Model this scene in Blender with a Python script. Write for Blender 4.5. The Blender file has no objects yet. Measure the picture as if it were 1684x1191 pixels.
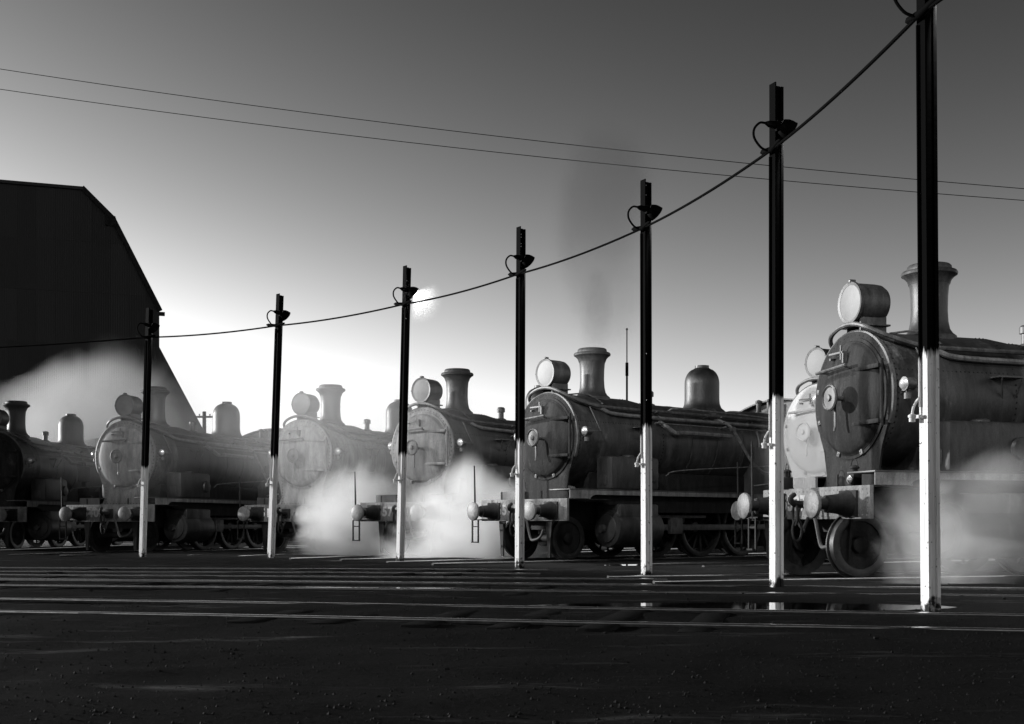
import bpy, bmesh, math, random
import numpy as np
from mathutils import Vector, Matrix, noise as mnoise

R = math.radians
random.seed(7)
sc = bpy.context.scene
COL = sc.collection

# ------------------------------------------------------------------ camera, sky, light, exposure
F, CX, HY, H = 2010.0, 842.0, 863.0, 0.70          # focal length and horizon of the photograph in its pixels, eye height
cam_d = bpy.data.cameras.new('camera')
cam = bpy.data.objects.new('camera', cam_d)
COL.objects.link(cam)
cam.location = (0, 0, H)
cam.rotation_euler = (R(90), 0, 0)
cam_d.sensor_width = 36
cam_d.lens = F * 36 / 1684
cam_d.shift_y = (HY - 595.5) / 1684
cam_d.clip_start, cam_d.clip_end = 0.1, 3000
sc.camera = cam

SUN_AZ, SUN_EL = R(-70), R(8)            # low sun well to the left, outside the frame
world = bpy.data.worlds.new('World')
sc.world = world
world.use_nodes = True
wn = world.node_tree
sky = wn.nodes.new('ShaderNodeTexSky')
sky.sky_type = 'NISHITA'
sky.sun_disc = False
sky.sun_elevation = SUN_EL
sky.sun_rotation = SUN_AZ
sky.dust_density = 0.4
bw = wn.nodes.new('ShaderNodeSeparateColor')       # black-and-white film: one channel of the sky, with the film's contrast
pw = wn.nodes.new('ShaderNodeMath'); pw.operation = 'POWER'; pw.inputs[1].default_value = 3.2
gain = wn.nodes.new('ShaderNodeMath'); gain.operation = 'MULTIPLY'; gain.inputs[1].default_value = 0.094
cap = wn.nodes.new('ShaderNodeMath'); cap.operation = 'MINIMUM'; cap.inputs[1].default_value = 6.7
wn.links.new(sky.outputs[0], bw.inputs[0])
wn.links.new(bw.outputs[1], pw.inputs[0])
wn.links.new(pw.outputs[0], gain.inputs[0])
wn.links.new(gain.outputs[0], cap.inputs[0])
wn.links.new(cap.outputs[0], wn.nodes['Background'].inputs[0])
wn.nodes['Background'].inputs[1].default_value = 0.15

sun_d = bpy.data.lights.new('sun', 'SUN')
sun_d.energy = 5.0
sun_d.angle = R(1.0)
sun = bpy.data.objects.new('sun', sun_d)
COL.objects.link(sun)
sd = Vector((math.sin(SUN_AZ) * math.cos(SUN_EL), math.cos(SUN_AZ) * math.cos(SUN_EL), math.sin(SUN_EL)))
sun.rotation_euler = sd.to_track_quat('Z', 'Y').to_euler()

vs = sc.view_settings
vs.view_transform = 'Standard'
vs.look = 'None'
vs.exposure = 0
vs.gamma = 1
vs.use_curve_mapping = False
sc.render.engine = 'CYCLES'
cy = sc.cycles
cy.max_bounces = 10
cy.diffuse_bounces = 3
cy.glossy_bounces = 3
cy.transmission_bounces = 4
cy.volume_bounces = 9
cy.use_denoising = True
cy.volume_step_rate = 0.7
cy.volume_max_steps = 128
cy.sample_clamp_indirect = 4.0
LAMP_W = 600.0


def at(px, py, Y):
    """point at depth Y seen at pixel (px, py) of the photograph"""
    return Vector(((px - CX) / F * Y, Y, H - (py - HY) / F * Y))


# ------------------------------------------------------------------ materials (the photograph is black and white)
def mat(name, lo, hi, rough=0.6, rough2=None, scale=4.0, stretch=(1, 1, 1), metallic=0.0, bump=0.15, bscale=30.0,
        stain=0.0, stain_v=0.25, coat=0.0, spec=0.5, grit=0.0):
    m = bpy.data.materials.new(name)
    m.use_nodes = True
    nt = m.node_tree
    N, L = nt.nodes, nt.links
    p = N['Principled BSDF']
    tc = N.new('ShaderNodeTexCoord')
    oi = N.new('ShaderNodeObjectInfo')
    mul = N.new('ShaderNodeVectorMath'); mul.operation = 'MULTIPLY_ADD'
    mul.inputs[1].default_value = stretch
    off = N.new('ShaderNodeMath'); off.operation = 'MULTIPLY'; off.inputs[1].default_value = 37.0
    L.new(oi.outputs['Random'], off.inputs[0])
    L.new(tc.outputs['Object'], mul.inputs[0])
    L.new(off.outputs[0], mul.inputs[2])
    n1 = N.new('ShaderNodeTexNoise'); n1.inputs['Scale'].default_value = scale; n1.inputs['Detail'].default_value = 6; n1.inputs['Roughness'].default_value = 0.65
    L.new(mul.outputs[0], n1.inputs['Vector'])
    rp = N.new('ShaderNodeValToRGB')
    rp.color_ramp.elements[0].position = 0.32; rp.color_ramp.elements[0].color = (lo, lo, lo, 1)
    rp.color_ramp.elements[1].position = 0.70; rp.color_ramp.elements[1].color = (hi, hi, hi, 1)
    L.new(n1.outputs['Fac'], rp.inputs[0])
    col = rp.outputs[0]
    if stain:
        n2 = N.new('ShaderNodeTexNoise'); n2.inputs['Scale'].default_value = scale * 0.55; n2.inputs['Detail'].default_value = 9; n2.inputs['Roughness'].default_value = 0.75
        L.new(mul.outputs[0], n2.inputs['Vector'])
        r2 = N.new('ShaderNodeValToRGB')
        r2.color_ramp.elements[0].position = 0.58; r2.color_ramp.elements[0].color = (0, 0, 0, 1)
        r2.color_ramp.elements[1].position = 0.74; r2.color_ramp.elements[1].color = (stain, stain, stain, 1)
        L.new(n2.outputs['Fac'], r2.inputs[0])
        mx = N.new('ShaderNodeMixRGB'); mx.inputs[2].default_value = (stain_v, stain_v, stain_v, 1)
        L.new(r2.outputs[0], mx.inputs[0]); L.new(col, mx.inputs[1])
        col = mx.outputs[0]
    if grit:
        n4 = N.new('ShaderNodeTexNoise'); n4.inputs['Scale'].default_value = grit; n4.inputs['Detail'].default_value = 5; n4.inputs['Roughness'].default_value = 0.8
        L.new(tc.outputs['Object'], n4.inputs['Vector'])
        g4 = N.new('ShaderNodeMapRange'); g4.inputs[1].default_value = 0.3; g4.inputs[2].default_value = 0.7; g4.inputs[3].default_value = 0.6; g4.inputs[4].default_value = 1.45
        L.new(n4.outputs['Fac'], g4.inputs[0])
        sc4 = N.new('ShaderNodeVectorMath'); sc4.operation = 'SCALE'
        L.new(col, sc4.inputs[0]); L.new(g4.outputs[0], sc4.inputs['Scale'])
        col = sc4.outputs[0]
        v5 = N.new('ShaderNodeVectorMath'); v5.operation = 'MULTIPLY'; v5.inputs[1].default_value = (8, 8, 1.5)
        L.new(tc.outputs['Object'], v5.inputs[0])
        n5 = N.new('ShaderNodeTexNoise'); n5.inputs['Scale'].default_value = 1.0; n5.inputs['Detail'].default_value = 6; n5.inputs['Roughness'].default_value = 0.7
        L.new(v5.outputs[0], n5.inputs['Vector'])
        g5 = N.new('ShaderNodeMapRange'); g5.inputs[1].default_value = 0.34; g5.inputs[2].default_value = 0.68; g5.inputs[3].default_value = 0.55; g5.inputs[4].default_value = 1.65
        L.new(n5.outputs['Fac'], g5.inputs[0])
        sc5 = N.new('ShaderNodeVectorMath'); sc5.operation = 'SCALE'
        L.new(col, sc5.inputs[0]); L.new(g5.outputs[0], sc5.inputs['Scale'])
        col = sc5.outputs[0]
    L.new(col, p.inputs['Base Color'])
    rr = N.new('ShaderNodeMapRange')
    rr.inputs[3].default_value = rough; rr.inputs[4].default_value = rough2 if rough2 is not None else min(1, rough + 0.2)
    L.new(n1.outputs['Fac'], rr.inputs[0]); L.new(rr.outputs[0], p.inputs['Roughness'])
    p.inputs['Metallic'].default_value = metallic
    p.inputs['Coat Weight'].default_value = coat
    p.inputs['Specular IOR Level'].default_value = spec
    if bump:
        n3 = N.new('ShaderNodeTexNoise'); n3.inputs['Scale'].default_value = bscale; n3.inputs['Detail'].default_value = 4
        L.new(mul.outputs[0], n3.inputs['Vector'])
        b = N.new('ShaderNodeBump'); b.inputs['Strength'].default_value = bump; b.inputs['Distance'].default_value = 0.02
        L.new(n3.outputs['Fac'], b.inputs['Height']); L.new(b.outputs[0], p.inputs['Normal'])
    return m


M = {}
M['soot'] = mat('soot_black_paint', 0.016, 0.042, 0.36, 0.6, 3, (1, 1, 0.35), stain=0.6, stain_v=0.10, bump=0.18, spec=0.5, grit=45.0)
M['soot_dark'] = mat('oily_black_underframe', 0.006, 0.016, 0.55, 0.85, 4, bump=0.3, spec=0.2, grit=45.0)
M['graphite'] = mat('black_smokebox_front', 0.007, 0.02, 0.6, 0.85, 3.0, (1, 1, 0.5), stain=0.9, stain_v=0.07, bump=0.35, spec=0.12, grit=45.0)
M['wrapper'] = mat('grey_smokebox_plate', 0.012, 0.036, 0.36, 0.6, 2.4, (1, 1, 0.35), stain=0.8, stain_v=0.15, bump=0.2, spec=0.5, grit=45.0)
M['pale_plate'] = mat('pale_smokebox', 0.28, 0.38, 0.5, 0.75, 1.2, (1, 1, 0.5), stain=0.25, stain_v=0.5)  # paler than every other smokebox, door fittings included
M['beam'] = mat('faded_buffer_beam_paint', 0.07, 0.14, 0.6, 0.8, 5, stain=0.6, stain_v=0.03, grit=45.0)
M['steel'] = mat('worn_bright_steel', 0.35, 0.6, 0.22, 0.45, 8, metallic=0.9, bump=0.05)
M['iron'] = mat('dull_pipe_iron', 0.025, 0.075, 0.4, 0.6, 8, bump=0.08, grit=45.0)
M['lit_pale'] = mat('lit_pale_smokebox_front', 0.10, 0.20, 0.5, 0.75, 2.5, (1, 1, 0.5), stain=0.6, stain_v=0.32, bump=0.25, spec=0.3, grit=45.0)  # bright light on the second engine's smokebox put into its colour
M['lit_mid'] = mat('lit_grey_smokebox_front', 0.06, 0.13, 0.5, 0.75, 2.5, (1, 1, 0.5), stain=0.6, stain_v=0.22, bump=0.25, spec=0.3, grit=45.0)  # strong light on two engine fronts painted in as a paler grey
M['pipe'] = mat('lagged_grey_pipe', 0.06, 0.14, 0.4, 0.6, 8, bump=0.08, grit=45.0)
M['rail_side'] = mat('rusty_rail', 0.03, 0.06, 0.7, 0.9, 12, grit=45.0)
M['rail_top'] = mat('polished_rail_head', 0.6, 0.85, 0.08, 0.25, 9, (1, 1, 1), metallic=1.0, bump=0.03)
M['lens'] = mat('headlight_glass', 0.055, 0.10, 0.5, 0.6, 5, bump=0.05)
M['silver'] = mat('silver_painted_lamp', 0.5, 0.8, 0.15, 0.35, 6, metallic=0.6, bump=0.02)
M['white'] = mat('white_lettering', 0.7, 0.85, 0.6, 0.8, 20, bump=0.0)
M['letter_grey'] = mat('faded_lettering', 0.2, 0.36, 0.7, 0.8, 14, bump=0.0)
M['wood'] = mat('dark_weathered_timber', 0.012, 0.03, 0.8, 0.95, 6, (1, 6, 1), spec=0.02, bump=0.5)
M['iron_sheet'] = mat('dark_corrugated_iron', 0.008, 0.016, 0.6, 0.85, 0.8, (1, 1, 0.2), bump=0.1, bscale=6)
M['cable'] = mat('black_cable', 0.0015, 0.003, 0.7, 0.9, 6, bump=0, spec=0.03)
M['enamel_black'] = mat('black_lamp_shade', 0.0015, 0.003, 0.6, 0.7, 6, bump=0, spec=0.04)
M['enamel_white'] = mat('white_enamel_reflector', 0.75, 0.85, 0.25, 0.4, 6, bump=0)
M['cinder'] = mat('cinder_stones', 0.008, 0.024, 0.6, 0.9, 30, bump=0.2, spec=0.1)
M['glass_dark'] = mat('cab_window_glass', 0.01, 0.02, 0.08, 0.15, 3, bump=0, coat=0.3)


def sheet_random(m, amt=0.35):
    nt = m.node_tree
    p = nt.nodes['Principled BSDF']
    src = p.inputs['Base Color'].links[0].from_socket
    oi = nt.nodes.new('ShaderNodeObjectInfo')
    mr = nt.nodes.new('ShaderNodeMapRange'); mr.inputs[3].default_value = 1 - amt; mr.inputs[4].default_value = 1 + amt
    nt.links.new(oi.outputs['Random'], mr.inputs[0])
    mm = nt.nodes.new('ShaderNodeVectorMath'); mm.operation = 'SCALE'
    nt.links.new(src, mm.inputs[0]); nt.links.new(mr.outputs[0], mm.inputs['Scale'])
    nt.links.new(mm.outputs[0], p.inputs['Base Color'])
    # corrugation relief
    tc = nt.nodes.new('ShaderNodeTexCoord')
    wv = nt.nodes.new('ShaderNodeTexWave'); wv.inputs['Scale'].default_value = 4.0
    nt.links.new(tc.outputs['Object'], wv.inputs['Vector'])
    b = nt.nodes.new('ShaderNodeBump'); b.inputs['Strength'].default_value = 0.25; b.inputs['Distance'].default_value = 0.03
    nt.links.new(wv.outputs['Fac'], b.inputs['Height'])
    nt.links.new(p.inputs['Normal'].links[0].from_socket, b.inputs['Normal'])
    nt.links.new(b.outputs[0], p.inputs['Normal'])


sheet_random(M['iron_sheet'])


def post_material():
    """old rail stood on end: tarred black above, whitewashed below 2.2 m with a ragged, dripping edge and a grimy foot"""
    m = bpy.data.materials.new('tar_and_whitewash')
    m.use_nodes = True
    nt = m.node_tree; N, L = nt.nodes, nt.links
    p = N['Principled BSDF']
    tc = N.new('ShaderNodeTexCoord'); oi = N.new('ShaderNodeObjectInfo')
    geo = N.new('ShaderNodeNewGeometry')
    sep = N.new('ShaderNodeSeparateXYZ'); L.new(geo.outputs['Position'], sep.inputs[0])
    mp = N.new('ShaderNodeVectorMath'); mp.operation = 'MULTIPLY'; mp.inputs[1].default_value = (38, 38, 2.5)
    L.new(geo.outputs['Position'], mp.inputs[0])
    n = N.new('ShaderNodeTexNoise'); n.inputs['Scale'].default_value = 1.0; n.inputs['Detail'].default_value = 3
    L.new(mp.outputs[0], n.inputs['Vector'])
    a = N.new('ShaderNodeMath'); a.operation = 'MULTIPLY_ADD'; a.inputs[1].default_value = 0.28
    L.new(n.outputs['Fac'], a.inputs[0]); L.new(sep.outputs['Z'], a.inputs[2])
    vr = N.new('ShaderNodeMath'); vr.operation = 'MULTIPLY_ADD'; vr.inputs[1].default_value = 0.16
    L.new(oi.outputs['Random'], vr.inputs[0]); L.new(a.outputs[0], vr.inputs[2])
    a = vr
    th = N.new('ShaderNodeMapRange'); th.inputs[1].default_value = 2.26; th.inputs[2].default_value = 2.31; th.clamp = True
    L.new(a.outputs[0], th.inputs[0])
    # grimy foot
    n2 = N.new('ShaderNodeTexNoise'); n2.inputs['Scale'].default_value = 14; n2.inputs['Detail'].default_value = 6
    L.new(geo.outputs['Position'], n2.inputs['Vector'])
    a2 = N.new('ShaderNodeMath'); a2.operation = 'MULTIPLY_ADD'; a2.inputs[1].default_value = -0.6
    L.new(n2.outputs['Fac'], a2.inputs[0]); L.new(sep.outputs['Z'], a2.inputs[2])
    th2 = N.new('ShaderNodeMapRange'); th2.inputs[1].default_value = -0.29; th2.inputs[2].default_value = -0.20; th2.clamp = True
    th2.inputs[3].default_value = 1; th2.inputs[4].default_value = 0
    L.new(a2.outputs[0], th2.inputs[0])
    mp3 = N.new('ShaderNodeVectorMath'); mp3.operation = 'MULTIPLY'; mp3.inputs[1].default_value = (25, 25, 1.2)
    L.new(geo.outputs['Position'], mp3.inputs[0])
    n3 = N.new('ShaderNodeTexNoise'); n3.inputs['Detail'].default_value = 6; n3.inputs['Scale'].default_value = 1.5
    L.new(mp3.outputs[0], n3.inputs['Vector'])
    wr = N.new('ShaderNodeValToRGB')
    wr.color_ramp.elements[0].position = 0.25; wr.color_ramp.elements[0].color = (0.5, 0.5, 0.5, 1)
    wr.color_ramp.elements[1].position = 0.55; wr.color_ramp.elements[1].color = (0.82, 0.82, 0.82, 1)
    L.new(n3.outputs['Fac'], wr.inputs[0])
    m1 = N.new('ShaderNodeMixRGB'); m1.inputs[2].default_value = (0.03, 0.03, 0.03, 1)
    L.new(th2.outputs[0], m1.inputs[0]); L.new(wr.outputs[0], m1.inputs[1])
    n6 = N.new('ShaderNodeTexNoise'); n6.inputs['Scale'].default_value = 22; n6.inputs['Detail'].default_value = 4
    L.new(geo.outputs['Position'], n6.inputs['Vector'])
    c6 = N.new('ShaderNodeMapRange'); c6.inputs[1].default_value = 0.66; c6.inputs[2].default_value = 0.70; c6.clamp = True
    L.new(n6.outputs['Fac'], c6.inputs[0])
    m6 = N.new('ShaderNodeMixRGB'); m6.inputs[2].default_value = (0.12, 0.12, 0.12, 1)
    L.new(c6.outputs[0], m6.inputs[0]); L.new(m1.outputs[0], m6.inputs[1])
    m1 = m6
    m2 = N.new('ShaderNodeMixRGB'); m2.inputs[2].default_value = (0.0018, 0.0018, 0.0018, 1)
    L.new(th.outputs[0], m2.inputs[0]); L.new(m1.outputs[0], m2.inputs[1])
    L.new(m2.outputs[0], p.inputs['Base Color'])
    p.inputs['Roughness'].default_value = 0.7
    p.inputs['Specular IOR Level'].default_value = 0.015
    b = N.new('ShaderNodeBump'); b.inputs['Strength'].default_value = 0.3; b.inputs['Distance'].default_value = 0.01
    L.new(n2.outputs['Fac'], b.inputs['Height']); L.new(b.outputs[0], p.inputs['Normal'])
    return m


M['post'] = post_material()


def emission_mat(name, v):
    m = bpy.data.materials.new(name); m.use_nodes = True
    p = m.node_tree.nodes['Principled BSDF']
    p.inputs['Base Color'].default_value = (0.8, 0.8, 0.8, 1)
    p.inputs['Emission Color'].default_value = (1, 1, 1, 1)
    p.inputs['Emission Strength'].default_value = v
    return m


M['bulb'] = emission_mat('lit_bulb', 8.0)


def ground_material():
    m = bpy.data.materials.new('oily_cinder_ground'); m.use_nodes = True
    nt = m.node_tree; N, L = nt.nodes, nt.links
    p = N['Principled BSDF']
    geo = N.new('ShaderNodeNewGeometry')
    n1 = N.new('ShaderNodeTexNoise'); n1.inputs['Scale'].default_value = 0.7; n1.inputs['Detail'].default_value = 8
    n2 = N.new('ShaderNodeTexNoise'); n2.inputs['Scale'].default_value = 28; n2.inputs['Detail'].default_value = 8; n2.inputs['Roughness'].default_value = 0.75
    for n in (n1, n2): L.new(geo.outputs['Position'], n.inputs['Vector'])
    r = N.new('ShaderNodeValToRGB')
    r.color_ramp.elements[0].position = 0.35; r.color_ramp.elements[0].color = (0.007, 0.007, 0.007, 1)
    r.color_ramp.elements[1].position = 0.75; r.color_ramp.elements[1].color = (0.027, 0.027, 0.027, 1)
    mx = N.new('ShaderNodeMath'); mx.operation = 'MULTIPLY_ADD'; mx.inputs[1].default_value = 0.55; 
    L.new(n2.outputs['Fac'], mx.inputs[0])
    hm = N.new('ShaderNodeMath'); hm.operation = 'MULTIPLY'; hm.inputs[1].default_value = 0.45
    L.new(n1.outputs['Fac'], hm.inputs[0]); L.new(hm.outputs[0], mx.inputs[2])
    L.new(mx.outputs[0], r.inputs[0]); L.new(r.outputs[0], p.inputs['Base Color'])
    rr = N.new('ShaderNodeMapRange'); rr.inputs[1].default_value = 0.4; rr.inputs[2].default_value = 0.65; rr.inputs[3].default_value = 0.6; rr.inputs[4].default_value = 0.95
    L.new(n1.outputs['Fac'], rr.inputs[0])
    sx = N.new('ShaderNodeVectorMath'); sx.operation = 'MULTIPLY'; sx.inputs[1].default_value = (0.45, 1.7, 1)
    L.new(geo.outputs['Position'], sx.inputs[0])
    n5 = N.new('ShaderNodeTexNoise'); n5.inputs['Scale'].default_value = 1.0; n5.inputs['Detail'].default_value = 7; n5.inputs['Roughness'].default_value = 0.7
    L.new(sx.outputs[0], n5.inputs['Vector'])
    wet = N.new('ShaderNodeMapRange'); wet.inputs[1].default_value = 0.57; wet.inputs[2].default_value = 0.68; wet.inputs[3].default_value = 0.02; wet.inputs[4].default_value = 0.14
    L.new(n5.outputs['Fac'], wet.inputs[0]); L.new(wet.outputs[0], p.inputs['Specular IOR Level'])
    wr_ = N.new('ShaderNodeMapRange'); wr_.inputs[1].default_value = 0.57; wr_.inputs[2].default_value = 0.70; wr_.inputs[3].default_value = 0.9; wr_.inputs[4].default_value = 0.22
    L.new(n5.outputs['Fac'], wr_.inputs[0]); L.new(wr_.outputs[0], p.inputs['Roughness'])
    b = N.new('ShaderNodeBump'); b.inputs['Strength'].default_value = 0.8; b.inputs['Distance'].default_value = 0.03
    L.new(n2.outputs['Fac'], b.inputs['Height']); L.new(b.outputs[0], p.inputs['Normal'])
    return m


M['ground'] = ground_material()
M['water'] = mat('oily_puddle_water', 0.004, 0.006, 0.02, 0.05, 2, bump=0.02, bscale=2)


# ------------------------------------------------------------------ mesh builder
class MB:
    def __init__(s): s.v, s.f = [], []

    def add(s, vs_, fs_):
        o = len(s.v)
        s.v += [tuple(x) for x in vs_]
        s.f += [tuple(i + o for i in f) for f in fs_]
        return s

    def box(s, x0, x1, y0, y1, z0, z1, c=0.0):
        if c <= 0:
            s.add([(x, y, z) for x in (x0, x1) for y in (y0, y1) for z in (z0, z1)],
                  [(0, 1, 3, 2), (4, 6, 7, 5), (0, 4, 5, 1), (2, 3, 7, 6), (0, 2, 6, 4), (1, 5, 7, 3)])
        else:
            bm = bmesh.new()
            r = bmesh.ops.create_cube(bm, size=1)
            for v in bm.verts:
                v.co = Vector(((x0 + x1) / 2 + v.co.x * (x1 - x0), (y0 + y1) / 2 + v.co.y * (y1 - y0), (z0 + z1) / 2 + v.co.z * (z1 - z0)))
            bmesh.ops.bevel(bm, geom=bm.edges[:], offset=c, segments=2, profile=0.5, affect='EDGES')
            bm.verts.index_update()
            s.add([v.co[:] for v in bm.verts], [[v.index for v in f.verts] for f in bm.faces])
            bm.free()
        return s

    def tube(s, pts, r, n=8, cap=True):
        pts = [Vector(p) for p in pts]
        rs = r if isinstance(r, (list, tuple)) else [r] * len(pts)
        rings, prev = [], None
        for i, p in enumerate(pts):
            t = (pts[min(i + 1, len(pts) - 1)] - pts[max(i - 1, 0)]).normalized()
            if prev is None:
                a = Vector((0, 0, 1)) if abs(t.z) < 0.9 else Vector((1, 0, 0))
                u = t.cross(a).normalized()
            else:
                u = (prev - t * prev.dot(t)).normalized()
            prev = u
            w = t.cross(u)
            rings.append([p + (u * math.cos(2 * math.pi * k / n) + w * math.sin(2 * math.pi * k / n)) * rs[i] for k in range(n)])
        vs_ = [q for g in rings for q in g]
        fs_ = []
        for i in range(len(pts) - 1):
            for k in range(n):
                k2 = (k + 1) % n
                fs_.append((i * n + k, i * n + k2, (i + 1) * n + k2, (i + 1) * n + k))
        if cap:
            fs_.append(tuple(range(n))[::-1]); fs_.append(tuple((len(pts) - 1) * n + k for k in range(n)))
        return s.add(vs_, fs_)

    def lathe(s, prof, origin=(0, 0, 0), axis='Z', n=32, a0=0, a1=2 * math.pi, cap=False):
        """prof: (radius, distance along the axis)"""
        full = abs(a1 - a0 - 2 * math.pi) < 1e-6
        m = n if full else n + 1
        ox, oy, oz = origin
        vs_ = []
        for r, h in prof:
            for k in range(m):
                a = a0 + (a1 - a0) * k / n
                c, d = r * math.cos(a), r * math.sin(a)
                if axis == 'Z': vs_.append((ox + c, oy + d, oz + h))
                elif axis == 'Y': vs_.append((ox + c, oy + h, oz + d))
                else: vs_.append((ox + h, oy + c, oz + d))
        fs_ = []
        for i in range(len(prof) - 1):
            for k in range(n):
                k2 = (k + 1) % m
                fs_.append((i * m + k, i * m + k2, (i + 1) * m + k2, (i + 1) * m + k))
        if cap:
            fs_.append(tuple(range(m))[::-1]); fs_.append(tuple((len(prof) - 1) * m + k for k in range(m)))
        return s.add(vs_, fs_)

    def prism(s, poly, y0, y1, plane='XZ'):
        """polygon in XZ pushed along Y (or YZ along X, XY along Z)"""
        n = len(poly)
        if plane == 'XZ': vs_ = [(a, y0, b) for a, b in poly] + [(a, y1, b) for a, b in poly]
        elif plane == 'YZ': vs_ = [(y0, a, b) for a, b in poly] + [(y1, a, b) for a, b in poly]
        else: vs_ = [(a, b, y0) for a, b in poly] + [(a, b, y1) for a, b in poly]
        fs_ = [tuple(range(n)), tuple(range(n, 2 * n))[::-1]]
        for i in range(n):
            j = (i + 1) % n
            fs_.append((i, j, n + j, n + i))
        return s.add(vs_, fs_)

    def rivet(s, p, r, d):
        """low dome of radius r pointing along d"""
        d = Vector(d).normalized()
        a = Vector((0, 0, 1)) if abs(d.z) < 0.9 else Vector((1, 0, 0))
        u = d.cross(a).normalized(); w = d.cross(u)
        p = Vector(p)
        vs_ = [p + (u * math.cos(k * math.pi / 3) + w * math.sin(k * math.pi / 3)) * r for k in range(6)] + [p + d * r * 0.7]
        return s.add(vs_, [(k, (k + 1) % 6, 6) for k in range(6)])

    def build(s, name, m, parent=None, sharp=38, smooth=True):
        me = bpy.data.meshes.new(name)
        me.from_pydata(s.v, [], s.f)
        bm = bmesh.new(); bm.from_mesh(me)
        bmesh.ops.recalc_face_normals(bm, faces=bm.faces[:])
        bm.to_mesh(me); bm.free()
        if smooth:
            me.polygons.foreach_set('use_smooth', [True] * len(me.polygons))
            me.set_sharp_from_angle(angle=R(sharp))
        me.materials.append(M[m] if isinstance(m, str) else m)
        o = bpy.data.objects.new(name, me)
        COL.objects.link(o)
        if parent is not None: o.parent = parent
        return o


def empty(name, loc=(0, 0, 0), rz=0):
    o = bpy.data.objects.new(name, None)
    COL.objects.link(o)
    o.location = loc
    o.rotation_euler = (0, 0, rz)
    o.empty_display_size = 0.3
    return o


def tag(o, label=None, cat=None, group=None, kind=None):
    if label: o['label'] = label
    if cat: o['category'] = cat
    if group: o['group'] = group
    if kind: o['kind'] = kind
    return o


def copy_tree(o, parent=None, table=None):
    c = o.copy()
    COL.objects.link(c)
    c.parent = parent
    for ch in KIDS.get(o.name, []):
        copy_tree(ch, c)
    return c


KIDS = {}


def index_children(root):
    for o in list(bpy.data.objects):
        if o.parent is not None:
            KIDS.setdefault(o.parent.name, [])
            if o not in KIDS[o.parent.name]: KIDS[o.parent.name].append(o)


def smooth_path(pts, k=4):
    """Catmull-Rom through the points"""
    P = [Vector(p) for p in pts]
    P = [P[0] * 2 - P[1]] + P + [P[-1] * 2 - P[-2]]
    out = []
    for i in range(1, len(P) - 2):
        for j in range(k):
            t = j / k
            a, b, c, d = P[i - 1], P[i], P[i + 1], P[i + 2]
            out.append(0.5 * (2 * b + (c - a) * t + (2 * a - 5 * b + 4 * c - d) * t * t + (3 * b - a - 3 * c + d) * t ** 3))
    out.append(P[-2])
    return out


# ------------------------------------------------------------------ ground, puddles
PUDDLES = [  # centre x, y, half-widths, depth
    (2.0, 11.05, 1.7, 0.5, 0.05), (1.6, 14.85, 0.8, 0.4, 0.05), (3.4, 24.0 - 1.6, 1.6, 0.55, 0.05), (-1.6, 14.6, 0.9, 0.3, 0.05),
    (-10.9, 29.6, 0.7, 0.3, 0.05), (-8.6, 30.2, 0.6, 0.25, 0.05)]
WATER_Z = -0.04


def ground_z(x, y):
    z = -0.03 + 0.030 * (mnoise.noise((x * 0.35, y * 0.35, 1.7)) + 0.5 * mnoise.noise((x * 1.3, y * 1.3, 4.2)) + 0.45 * mnoise.noise((x * 3.1, y * 3.1, 9.2)))
    for px_, py_, a, b, d in PUDDLES:
        q = ((x - px_) / a) ** 2 + ((y - py_) / b) ** 2
        if q < 3:
            w = min(1, max(0, (3 - q) / 1.5)); z = z * (1 - 0.75 * w) + (-0.034) * 0.75 * w - d * max(0, 1 - q / 1.6) - 0.0 * z
    return z


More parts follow.
